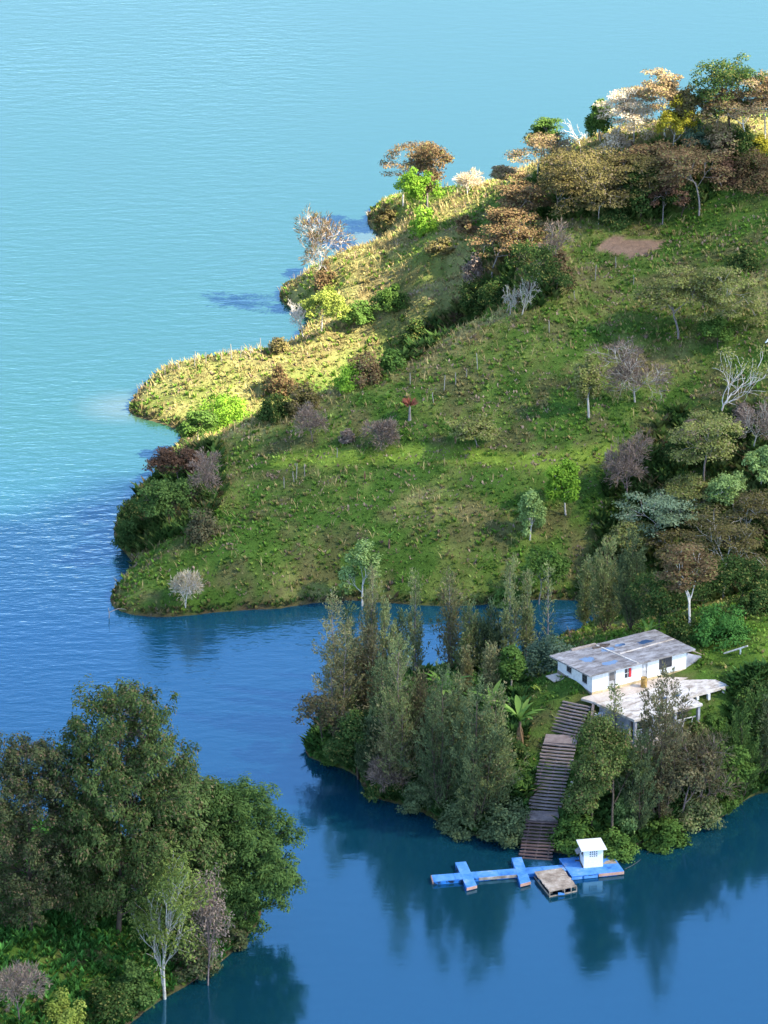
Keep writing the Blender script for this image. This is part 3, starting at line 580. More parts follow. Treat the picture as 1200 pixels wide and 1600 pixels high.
for i, p in enumerate(pf): post((p[0], p[1] + (0.25 if 0 < i < 3 else 0)), LO + 0.002, -0.305, 0.13, M['blue_wall'])  # blue-grey tone paints the slab's shade into the posts
post(ins_(T4, T5, 0.48), LO + 0.002, -0.305, 0.13, M['white_wall']); post(ins_(T4, T5, 0.86), -0.62, -0.305, 0.13, M['white_wall']); post(ins_(T4, T5, 0.2), -0.62, -0.305, 0.13, M['white_wall'])
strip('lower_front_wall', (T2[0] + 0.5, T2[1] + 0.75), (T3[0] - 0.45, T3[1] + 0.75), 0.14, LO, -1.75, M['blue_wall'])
strip('lower_inner_wall', (T2[0] + 0.4, T2[1] + 2.0), (T3[0] - 0.1, T3[1] + 1.5), 0.14, LO, -0.305, M['inside_shade'])  # dark wall paints the shaded void behind the posts
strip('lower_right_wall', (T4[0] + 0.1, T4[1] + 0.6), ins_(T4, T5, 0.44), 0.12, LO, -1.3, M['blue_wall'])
p0 = (T2[0] + 0.46, T2[1] + 0.32); p1 = (T3[0] - 0.42, T3[1] + 0.42)
bm = bmesh.new(); beam(bm, (*p0, -1.35), (*p1, -1.35), 0.08, 0.08); bmobj('rail', bm, M['frame_white'], house)
for k in range(7):
    t = (k + 0.5) / 7; c = ins_(p0, p1, t)
    bm = bmesh.new(); beam(bm, (c[0] - 0.1, c[1], LO + 0.01), (c[0] + 0.12, c[1], -1.4), 0.05, 0.05); bmobj('baluster', bm, M['frame_white'], house)
bm = bmesh.new(); box(bm, 0, 0.42, -0.03, 0.03, 0, 0.35); 
for v in bm.verts: v.co = Vector((ins_(T2, T3, 0.17)[0], ins_(T2, T3, 0.17)[1] + 0.12, -0.62)) + v.co
bmobj('wall_plate', bm, M['frame_white'], house)
# collapsed apron in front of the lower storey
bm = bmesh.new(); ap = [(T2[0] - 0.1, T2[1] - 0.15), (T2[0] + 1.5, T2[1] - 1.3), (T2[0] + 4.4, T2[1] - 0.9), (T3[0] - 0.2, T3[1] - 0.2), (T3[0] - 0.5, T3[1] + 0.05), (T2[0] + 0.3, T2[1] + 0.1)]
prism(bm, ap, LO - 0.75, [LO - 0.15, LO - 0.35, LO - 0.3, LO - 0.2, LO - 0.05, LO - 0.02]); bmobj('apron', bm, M['rubble'], house)
# side deck on stilts
D = [hl(1066,1117,-1.75), hl(1086,1114,-1.75), hl(1140,1107,-1.75), hl(1133,1099,-1.75), hl(1100,1102,-1.75), hl(1068,1108,-1.75)]
bm = bmesh.new(); prism(bm, D, -1.93, -1.75); bmobj('side_deck', bm, M['rubble'], house)
for p in (ins_(D[2], D[4], 0.18), ins_(D[1], D[4], 0.5)): post(p, -3.4, -1.933, 0.13, M['terrace'])
# mossy slab beside the left wall
bm = bmesh.new(); box(bm, -1.5, -0.25, 4.0, 5.4, -0.05, 0.04); bmobj('side_step', bm, M['terrace'], house)

# orange-brown drum on the terrace
def lathe(name, prof, mat, parent, sides=14):
    V = []; Fc = []
    for r, z in prof:
        for k in range(sides): a = 2 * math.pi * k / sides; V.append((r * math.cos(a), r * math.sin(a), z))
    for i in range(len(prof) - 1):
        for k in range(sides): Fc.append((i * sides + k, i * sides + (k + 1) % sides, (i + 1) * sides + (k + 1) % sides, (i + 1) * sides + k))
    return link(name, npmesh(name, V, Fc, None, False, mat), parent)
dp = hl(1006,1073,0.0); dw = H0[:2] + hu * dp[0] + hv * dp[1]
drum = tag(empty('drum', (dw[0], dw[1], 8.502)), 'rusty orange drum standing on the terrace before the second door', 'drum')
lathe('barrel', [(0.0, 0.0), (0.29, 0.0), (0.3, 0.03), (0.28, 0.05), (0.28, 0.28), (0.3, 0.3), (0.28, 0.32), (0.28, 0.56), (0.3, 0.58), (0.28, 0.6), (0.28, 0.84), (0.3, 0.87), (0.29, 0.9)], M['rust'], drum)
lathe('lid', [(0.285, 0.895), (0.27, 0.86), (0.0, 0.86)], M['rust'], drum)
# small white chair frame below the terrace corner
cp = at(929,1127,7.0)
chair = tag(empty('chair', (cp[0], cp[1], max(height(cp[0], cp[1]), 6.2)), R(20)), 'broken white chair by the lower wall beside the stairs', 'chair')
for nm, a, b, w in (('leg', (0, 0, 0), (0, 0, 0.95), 0.07), ('leg', (0.75, 0, 0), (0.75, 0, 0.95), 0.07), ('leg', (0, 0.55, 0), (0, 0.55, 0.5), 0.07), ('leg', (0.75, 0.55, 0), (0.75, 0.55, 0.5), 0.07), ('top_rail', (-0.04, 0, 0.99), (0.79, 0, 0.99), 0.09)):
    bm = bmesh.new(); beam(bm, a, b, w, w); bmobj(nm, bm, M['frame_white'], chair)
bm = bmesh.new(); box(bm, 0.04, 0.71, 0.04, 0.55, 0.5, 0.56); bmobj('seat', bm, M['frame_white'], chair)
bm = bmesh.new(); box(bm, 0.12, 0.63, -0.02, 0.02, 0.62, 0.92); bmobj('backrest', bm, M['frame_white'], chair)
# white rail on a post in the grass
ra, rb = ground(1131,1026), ground(1168,1021); 
rail = tag(empty('garden_rail', ra), 'pale slanting rail on a short post in the grass right of the house', 'rail')
bm = bmesh.new(); beam(bm, (0, 0, 0.25), (rb[0] - ra[0], rb[1] - ra[1], rb[2] - ra[2] + 0.75), 0.16, 0.1); bmobj('rail_bar', bm, M['slab'], rail)
bm = bmesh.new(); k = 0.7; beam(bm, ((rb[0] - ra[0]) * k, (rb[1] - ra[1]) * k, -0.4), ((rb[0] - ra[0]) * k, (rb[1] - ra[1]) * k, (rb[2] - ra[2]) * k + 0.55), 0.14, 0.14); bmobj('post', bm, M['frame_white'], rail)

# ================================================================== stairway
M['tread'] = surf('weathered_tread', [(0.3, (0.12, 0.09, 0.085)), (0.5, (0.25, 0.2, 0.19)), (0.75, (0.46, 0.4, 0.39))], 1.3, 0.9, 0.02, fine=5)
M['tread_dark'] = surf('wet_tread', [(0.3, (0.07, 0.045, 0.042)), (0.55, (0.15, 0.1, 0.095)), (0.8, (0.26, 0.19, 0.17))], 1.3, 0.8, 0.02, fine=5)
M['landing'] = surf('landing_slab', [(0.3, (0.16, 0.12, 0.11)), (0.7, (0.32, 0.26, 0.24))], 1.5, 0.9, 0.02)
stair = tag(empty('stairway', KN[0]), 'long dark plank stairway running from the water up to the terrace', 'stairs')
rngs = random.Random(12)
def tread_mesh(seed, w):
    r = random.Random(seed); bm = bmesh.new(); n = 8; rows = []
    for i in range(n + 1):
        x = -w / 2 + w * i / n; dz = r.uniform(-0.012, 0.012); dy = r.uniform(-0.015, 0.015)
        rows.append([bm.verts.new((x, y + dy, z + dz)) for y, z in ((-0.12, -0.05), (0.12, -0.05), (0.12, 0.05), (-0.12, 0.05))])
    for a, b in zip(rows[:-1], rows[1:]):
        for k in range(4): bm.faces.new((a[k], a[(k + 1) % 4], b[(k + 1) % 4], b[k]))
    bm.faces.new(rows[0]); bm.faces.new(rows[-1][::-1]); bmesh.ops.recalc_face_normals(bm, faces=bm.faces)
    me = bpy.data.meshes.new('tread'); bm.to_mesh(me); bm.free(); return me
TM = {m: [tread_mesh(k, 1.0) for k in range(4)] for m in ('tread', 'tread_dark')}
for m in TM:
    for me in TM[m]: me.materials.append(M[m])
def flight(a, b, n, w0, w1, m):
    d = b - a; rz = math.atan2(d[1], d[0]) - math.pi / 2; rz = rz * 0.75
    for i in range(n):
        t = (i + 0.5) / n; p = a + d * t - KN[0]
        o = bpy.data.objects.new('tread', TM[m][rngs.randrange(4)]); C.objects.link(o); o.parent = stair
        w = w0 + (w1 - w0) * t
        o.location = (p[0] + rngs.uniform(-0.04, 0.04), p[1] + rngs.uniform(-0.02, 0.02), p[2]); o.rotation_euler = (rngs.uniform(-0.08, 0.05), rngs.uniform(-0.012, 0.012), rz + rngs.uniform(-0.012, 0.012)); o.scale = (w * rngs.uniform(0.97, 1.02), rngs.uniform(0.75, 1.05), rngs.uniform(0.8, 1.1))
    for s in (-0.36, 0.0, 0.36):
        bm = bmesh.new(); q = np.array([math.cos(rz), math.sin(rz), 0]) * s
        beam(bm, a + q * w0 - KN[0] + np.array([0, 0, -0.17]), b + q * w1 - KN[0] + np.array([0, 0, -0.17]), 0.12, 0.16); bmobj('stringer', bm, M['bark'], stair)
def landing(a, b, w):
    rz = (math.atan2(b[1] - a[1], b[0] - a[0]) - math.pi / 2) * 0.75; u = np.array([math.cos(rz), math.sin(rz)]) * w / 2
    bm = bmesh.new(); A = a - KN[0]; B = b - KN[0]; prism(bm, [(A[0] - u[0], A[1] - u[1]), (A[0] + u[0], A[1] + u[1]), (B[0] + u[0], B[1] + u[1]), (B[0] - u[0], B[1] - u[1])], [A[2] - 0.3] * 4, [A[2], A[2], B[2], B[2]]); bmobj('landing', bm, M['landing'], stair)
flight(KN[0], KN[1], 13, 2.95, 2.85, 'tread_dark'); landing(KN[1] + np.array([0, 0.1, 0.02]), KN[2], 2.85)
flight(KN[2] + np.array([0, 0.15, 0]), KN[3], 20, 3.0, 3.0, 'tread'); landing(KN[3] + np.array([0, 0.1, 0.02]), KN[4], 2.9)
flight(KN[4] + np.array([0, 0.12, 0]), KN[5], 10, 3.0, 2.7, 'tread')
# side beam at the top right of the stairs
bm = bmesh.new(); beam(bm, at(922,1140,6.6) - KN[0], at(927.5,1099,8.3) - KN[0], 0.22, 0.25); bmobj('side_beam', bm, M['landing'], stair)
bm = bmesh.new()
for a, b in (((889,1255,3.0), (891,1240,3.4)), ((891,1238,3.5), (894,1222,4.0))): beam(bm, at(*a) - KN[0], at(*b) - KN[0], 0.2, 0.18)
bmobj('side_kerb', bm, M['slab2'], stair)

# ================================================================== dock, hut, raft
M['blue'] = surf('blue_deck_paint', [(0.3, (0.03, 0.13, 0.4)), (0.45, (0.07, 0.25, 0.62)), (0.6, (0.13, 0.33, 0.68)), (0.72, (0.36, 0.46, 0.62))], 0.9, 0.6, 0.004, fine=7)
M['blue_side'] = surf('blue_drum_side', [(0.42, (0.01, 0.02, 0.05)), (0.5, (0.03, 0.2, 0.6))], 1.1, 0.5, 0)
M['fascia'] = surf('salmon_fascia', [(0.3, (0.4, 0.2, 0.14)), (0.7, (0.66, 0.4, 0.3))], 1.5, 0.8, 0.004)
M['plank'] = surf('bleached_plank', [(0.28, (0.13, 0.1, 0.08)), (0.48, (0.34, 0.27, 0.21)), (0.72, (0.58, 0.5, 0.42))], 1.3, 0.9, 0.01, fine=5)
M['hut_white'] = surf('hut_white_paint', [(0.3, (0.8, 0.8, 0.79)), (0.7, (0.87, 0.87, 0.87))], 1.5, 0.7, 0.002)
M['grey_trim'] = surf('grey_fold_down_shutter', [(0.3, (0.2, 0.19, 0.2)), (0.7, (0.34, 0.32, 0.33))], 3, 0.7, 0)
M['rope'] = surf('steel_cable', [(0.3, (0.05, 0.05, 0.05)), (0.7, (0.14, 0.13, 0.12))], 3, 0.7, 0)
DZ = 0.36
dock = tag(empty('floating_dock', (*at(850,1358)[:2], 0)), 'blue floating dock with two crossing finger piers and a square platform', 'dock')
DO = np.array([*at(850,1358)[:2], 0.0])
def quad(px4): return [tuple((at(x, y, DZ) - DO)[:2]) for x, y in px4]
def pontoon(nm, pts, zt, seams=1, fas=('near',)):
    """deck boards on a dark float with a painted edge"""
    pts = [np.array(p) for p in pts]   # counter-clockwise from near-left
    n = max(1, seams); a, b, c, d = pts
    long_ab = np.linalg.norm(b - a) >= np.linalg.norm(d - a)
    root = None
    for k in range(n):
        t0, t1 = k / n, (k + 1) / n; g = 0.012
        if long_ab: q = [a + (b - a) * t0, a + (b - a) * t1, d + (c - d) * t1, d + (c - d) * t0]
        else: q = [a + (d - a) * t0, b + (c - b) * t0, b + (c - b) * t1, a + (d - a) * t1]
        ctr = sum(q) / 4; q = [p + (ctr - p) / np.linalg.norm(ctr - p) * g for p in q]
        bm = bmesh.new(); prism(bm, q, zt - 0.07, zt + 0.003 * (k % 2)); bmobj(nm, bm, M['blue'], dock, 0.006)
    ctr = sum(pts) / 4; q = [p + (ctr - p) / np.linalg.norm(ctr - p) * 0.06 for p in pts]
    bm = bmesh.new(); prism(bm, q, -0.25, zt - 0.073); bmobj('float', bm, M['blue_side'], dock)
def fascia(p, q, z0, z1, mt, w=0.05):
    bm = bmesh.new(); beam(bm, (p[0], p[1], (z0 + z1) / 2), (q[0], q[1], (z0 + z1) / 2), w, z1 - z0); bmobj('fascia', bm, mt, dock)
walk = quad([(677,1377),(886,1359.5),(878,1351),(674,1367)])
pontoon('walkway_board', walk, DZ - 0.012, 6)
f1_ = quad([(729,1387),(745,1383),(728,1346),(711,1347.5)]); pontoon('finger_board', f1_, DZ + 0.01, 2)
f2_ = quad([(813,1381),(829,1377),(815,1339),(799,1340.5)]); pontoon('finger_board', f2_, DZ + 0.01, 3)
pf_ = quad([(893,1369.5),(975,1361),(955,1333),(873,1341.5)]); pontoon('platform_board', pf_, DZ + 0.02, 2)
def lerp2(a, b, t): return tuple(np.array(a) * (1 - t) + np.array(b) * t)
for p, q, mt in ((f1_[0], f1_[1], 'fascia'), (f2_[0], f2_[1], 'fascia'), (lerp2(pf_[0], pf_[1], 0.52), pf_[1], 'fascia'), (lerp2(walk[0], walk[1], 0.34), lerp2(walk[0], walk[1], 0.66), 'plank'), (walk[3], walk[0], 'fascia')):
    d = np.array(q) - np.array(p); n = np.array([d[1], -d[0]]) / np.linalg.norm(d) * 0.02
    fascia(np.array(p) + n, np.array(q) + n, 0.08, DZ - 0.03, M[mt])
for t0, t1, mt in ((0.0, 0.2, 'blue'), (0.24, 0.5, 'blue')):
    d = np.array(pf_[1]) - np.array(pf_[0]); n = np.array([d[1], -d[0]]) / np.linalg.norm(d) * 0.02; fascia(np.array(lerp2(pf_[0], pf_[1], t0)) + n, np.array(lerp2(pf_[0], pf_[1], t1)) + n, 0.03, DZ - 0.12, M[mt])
bm = bmesh.new(); prism(bm, [lerp2(lerp2(pf_[0], pf_[1], 0.7), lerp2(pf_[3], pf_[2], 0.7), 0.46), lerp2(lerp2(pf_[0], pf_[1], 0.98), lerp2(pf_[3], pf_[2], 0.98), 0.42), lerp2(lerp2(pf_[0], pf_[1], 0.96), lerp2(pf_[3], pf_[2], 0.96), 0.66), lerp2(lerp2(pf_[0], pf_[1], 0.8), lerp2(pf_[3], pf_[2], 0.8), 0.6)], DZ + 0.024, DZ + 0.032); bmobj('worn_patch', bm, M['plank'], dock)
# hut
ha = at(912,1357,DZ)[:2]; hb = at(942,1354.5,DZ)[:2]; hd = hb - ha; HW = float(np.linalg.norm(hd)); hrz = math.atan2(hd[1], hd[0]); HDp = 1.6; HH = 1.72
hut = tag(empty('dock_hut', (ha[0], ha[1], DZ + 0.03), hrz), 'small white hut with a gridded window on the blue dock platform', 'hut')
gw = (0.28 * HW, 0.72 * HW, 0.98, 1.58)
bm = bmesh.new(); box(bm, 0, gw[0], 0, 0.08, 0, HH); box(bm, gw[1], HW, 0, 0.08, 0, HH); box(bm, gw[0], gw[1], 0, 0.08, 0, gw[2]); box(bm, gw[0], gw[1], 0, 0.08, gw[3], HH); bmobj('front_wall', bm, M['hut_white'], hut)
bm = bmesh.new(); box(bm, 0, 0.08, 0.083, HDp, 0, 0.85); box(bm, 0, 0.08, 0.083, 0.4, 0.85, 1.55); box(bm, 0, 0.08, 1.2, HDp, 0.85, 1.55); box(bm, 0, 0.08, 0.083, HDp, 1.55, HH); bmobj('side_wall', bm, M['hut_white'], hut)
bm = bmesh.new(); box(bm, HW - 0.08, HW, 0.083, HDp, 0, HH); bmobj('side_wall', bm, M['hut_white'], hut)
bm = bmesh.new(); box(bm, 0.083, HW - 0.083, HDp - 0.08, HDp, 0, HH); bmobj('back_wall', bm, M['hut_white'], hut)
bm = bmesh.new(); prism(bm, [(-0.28, -0.28), (HW + 0.28, -0.28), (HW + 0.2, HDp + 0.3), (-0.28, HDp + 0.3)], [HH + 0.01, HH + 0.01, HH + 0.05, HH + 0.05], [HH + 0.09, HH + 0.09, HH + 0.13, HH + 0.13]); bmobj('roof', bm, M['hut_white'], hut, 0.012)
bm = bmesh.new(); cw = (gw[1] - gw[0]) / 4; rh = (gw[3] - gw[2]) / 3
for k in range(5): box(bm, gw[0] + k * cw - 0.035, gw[0] + k * cw + 0.035, -0.012, 0.05, gw[2], gw[3])
for k in range(4): box(bm, gw[0] - 0.03, gw[1] + 0.03, -0.009, 0.047, gw[2] + k * rh - 0.035, gw[2] + k * rh + 0.035)
win = bmobj('window', bm, M['hut_white'], hut)
for i in range(4):
    for j in range(3):
        bm = bmesh.new(); box(bm, gw[0] + i * cw + 0.036, gw[0] + (i + 1) * cw - 0.036, 0.052, 0.06, gw[2] + j * rh + 0.036, gw[2] + (j + 1) * rh - 0.036); bmobj('pane', bm, M['glass'], win)
bm = bmesh.new(); prism(bm, [(-0.02, 0.35), (-0.02, 1.25), (-0.55, 1.25), (-0.55, 0.35)], [1.5, 1.5, 1.2, 1.2], [1.54, 1.54, 1.24, 1.24]); bmobj('shutter', bm, M['grey_trim'], hut)
bm = bmesh.new(); box(bm, -0.1, -0.003, 0.1, 1.65, 0.0, 0.07); bmobj('sill_board', bm, M['bark'], hut)
# cleat / small chair beside the hut
cw_ = at(902,1345.5,DZ)
cl = tag(empty('mooring_winch', (cw_[0], cw_[1], DZ + 0.025)), 'small dark mooring winch on the blue platform left of the hut', 'winch')
bm = bmesh.new(); box(bm, -0.2, 0.2, -0.1, 0.1, 0, 0.06); bmobj('base', bm, M['frame_dark'], cl); bm = bmesh.new(); beam(bm, (-0.15, 0, 0.2), (0.15, 0, 0.22), 0.16, 0.16); bmobj('spool', bm, M['blue_side'], cl, 0.02); bm = bmesh.new(); beam(bm, (0.16, 0, 0.1), (0.22, 0.05, 0.42), 0.04, 0.04); bmobj('handle', bm, M['frame_dark'], cl)
# raft
RZ = 0.55
rq = [at(859,1393,RZ)[:2], at(901,1384.5,RZ)[:2], at(878,1356,RZ)[:2], at(834.5,1362,RZ)[:2]]; RO = np.array([*rq[0], 0.0])
raft = tag(empty('wooden_raft', RO), 'bare weathered wooden raft moored in front of the blue dock', 'raft')
rq = [np.array(p) - RO[:2] for p in rq]; nb = 13; rr = random.Random(3)
for k in range(nb):
    t0, t1 = (k + 0.04) / nb, (k + 0.93) / nb; a = rq[0] + (rq[3] - rq[0]) * t0; b = rq[1] + (rq[2] - rq[1]) * t0; c = rq[1] + (rq[2] - rq[1]) * t1; d = rq[0] + (rq[3] - rq[0]) * t1
    j = [rr.uniform(-0.02, 0.03) for _ in range(4)]; e = (b - a) / np.linalg.norm(b - a); ex = rr.uniform(-0.05, 0.06)
    bm = bmesh.new(); prism(bm, [a - e * ex, b + e * ex, c + e * ex, d - e * ex], RZ - 0.06, [RZ + x for x in j]); bmobj('plank', bm, M['plank'], raft)
for t in (0.06, 0.5, 0.94):
    a = rq[0] + (rq[1] - rq[0]) * t; d = rq[3] + (rq[2] - rq[3]) * t; bm = bmesh.new(); beam(bm, (*a, RZ - 0.15), (*d, RZ - 0.15), 0.14, 0.16); bmobj('joist', bm, M['bark'], raft)
for t in (0.0, 0.55, 0.8, 1.0):
    a = rq[0] + (rq[1] - rq[0]) * t; bm = bmesh.new(); beam(bm, (*a, -0.2), (*a, RZ - 0.08), 0.09, 0.09); bmobj('upright', bm, M['plank'], raft)
bm = bmesh.new(); a = rq[0]; b = rq[1]; beam(bm, (*a, 0.06), (*b, 0.06), 0.08, 0.1); bmobj('edge_beam', bm, M['plank'], raft); bm = bmesh.new(); beam(bm, (*rq[0], 0.1), (*rq[3], 0.1), 0.08, 0.1); bmobj('edge_beam', bm, M['plank'], raft)
for t in (0.25, 0.75):
    a = (rq[0] + (rq[1] - rq[0]) * t) * 1.0 + (rq[3] - rq[0]) * 0.06; b = a + (rq[3] - rq[0]) * 0.86
    V, Fc = tubes([([(*a, 0.12), (*(a * 0.5 + b * 0.5), 0.12), (*b, 0.12)], [0.28, 0.28, 0.28])], 10); link('float', npmesh('float', V, Fc, None, True), raft, M['blue_side'] if t > 0.5 else M['frame_dark'])
a = rq[0] + (rq[1] - rq[0]) * 0.3 - (rq[3] - rq[0]) * 0.02
bm = bmesh.new(); prism(bm, [(a[0], a[1] - 0.06), (a[0] + 0.55, a[1] + 0.02), (a[0] + 0.5, a[1] + 0.06), (a[0] + 0.05, a[1] + 0.02)], 0.1, [0.34, 0.24, 0.24, 0.34]); bmobj('tarpaulin_scrap', bm, M['blue'], raft)
# mooring cable
ca, cb = at(976,1358,0.4), ground(1030,1318); tpts = [ca * (1 - t) + cb * t + np.array([0, 0, -0.35 * 4 * t * (1 - t)]) + np.array([0, 0, 0.25 * t]) for t in np.linspace(0, 1, 12)]
V, Fc = tubes([(tpts, [0.022] * 12)], 5); tag(link('mooring_cable', npmesh('mooring_cable', V - np.array(ca), Fc, None, True, M['rope'])), 'thin dark cable running from the dock platform to the bank', 'cable').location = tuple(ca)

# ================================================================== vegetation: meshes
def unit(v): return v / (np.linalg.norm(v, axis=-1, keepdims=True) + 1e-9)
def leaves(rng, P, D, L, Wd, tint, spread=0.5, nrm=None):
    """one rhombic leaf per point: P positions, D pointing directions, L lengths, Wd widths"""
    n = len(P); D = unit(D + rng.normal(0, spread, (n, 3))); s = unit(np.cross(D, rng.normal(0, 1, (n, 3)))); nn = np.cross(D, s)
    if nrm is not None:
        nrm = unit(nrm + rng.normal(0, 0.38, (n, 3))); s = unit(np.cross(nrm, D)); D = unit(np.cross(s, nrm)); nn = nrm
    L = np.asarray(L)[:, None]; Wd = np.asarray(Wd)[:, None]
    V = np.stack([P, P + D * L * 0.5 + s * Wd * 0.5 + nn * L * 0.06, P + D * L, P + D * L * 0.5 - s * Wd * 0.5 + nn * L * 0.06], 1).reshape(-1, 3)
    Fc = np.arange(4 * n).reshape(n, 4)
    col = np.repeat(np.c_[np.clip(tint, 0, 1), rng.rand(n), rng.rand(n)], 4, axis=0)
    return V, Fc, col
def grow(rng, p, d, L, r, lvl, K, paths, tips):
    n = 4; pts = [p]; rad = [r]; dirs = []
    for i in range(n):
        d = d + rng.normal(0, K['wob'], 3) + np.array([0, 0, K['up'][min(lvl, len(K['up']) - 1)]]) * 0.25; d = d / np.linalg.norm(d)
        p = p + d * L / n; pts.append(p); rad.append(r * (1 - (i + 1) / n * (0.45 if lvl < K['lv'] else 0.75))); dirs.append(d)
    paths.append((np.array(pts), rad))
    if lvl >= K['lv']: tips.append((p, d)); return
    kn = K['kids'][min(lvl, len(K['kids']) - 1)]; kn = rng.randint(kn[0], kn[1] + 1); ph = rng.rand() * 6.28
    for k in range(kn):
        t = rng.uniform(K['t0'][min(lvl, len(K['t0']) - 1)], 1.0) if k else 1.0
        f = t * n; i = min(int(f), n - 1); q = pts[i] + (pts[i + 1] - pts[i]) * (f - i); dd = dirs[i]
        a = ph + k * 2.4 + rng.normal(0, 0.3); sp = R(rng.uniform(*K['sp'][min(lvl, len(K['sp']) - 1)]))
        s = unit(np.cross(dd, np.array([0.2, 0.93, 0.3]))); t_ = np.cross(dd, s)
        nd = dd * math.cos(sp) + (s * math.cos(a) + t_ * math.sin(a)) * math.sin(sp)
        grow(rng, q, nd, L * rng.uniform(*K['lr']), rad[min(i + 1, n)] * K['rr'], lvl + 1, K, paths, tips)
def fit(paths, tips, Hh, Wd, keep_trunk=0):
    """squash the skeleton to the wanted height and width"""
    T = np.array([t[0] for t in tips]); zs = Hh / max(T[:, 2].max(), 1e-3); c_ = T[:, :2].mean(0); rs = (Wd / 2) / np.percentile(np.hypot(T[:, 0] - c_[0], T[:, 1] - c_[1]), 93)
    sc = np.array([rs, rs, zs])
    return [(p * sc, r) for p, r in paths], [(p * sc, d) for p, d in tips]
def clump(rng, c, n, rx, rz, flat=False):
    v = unit(rng.normal(0, 1, (n, 3))) * (rng.rand(n, 1) ** 0.45)
    return c + v * np.array([rx, rx, rz]), v
KINDS = {
 'umbrella': dict(lv=3, wob=0.12, up=[0.5, 0.25, -0.1, -0.1], kids=[(4, 5), (3, 4), (3, 4)], t0=[0.75, 0.5, 0.4], sp=[(35, 60), (25, 50), (25, 55)], lr=(0.6, 0.85), rr=0.62),
 'broad':    dict(lv=3, wob=0.12, up=[0.5, 0.3, 0.2, 0.1], kids=[(4, 6), (3, 5), (3, 4)], t0=[0.45, 0.4, 0.4], sp=[(30, 65), (30, 60), (30, 60)], lr=(0.55, 0.8), rr=0.6),
 'bare':     dict(lv=4, wob=0.14, up=[0.5, 0.35, 0.3, 0.2, 0.1], kids=[(4, 6), (4, 5), (3, 4), (3, 3)], t0=[0.3, 0.3, 0.3, 0.3], sp=[(28, 60), (25, 55), (25, 50), (20, 50)], lr=(0.55, 0.78), rr=0.58),
 'white':    dict(lv=3, wob=0.2, up=[0.4, 0.3, 0.3, 0.1], kids=[(5, 7), (2, 3), (2, 3)], t0=[0.45, 0.4, 0.4], sp=[(35, 65), (20, 45), (20, 45)], lr=(0.7, 0.95), rr=0.62),
}
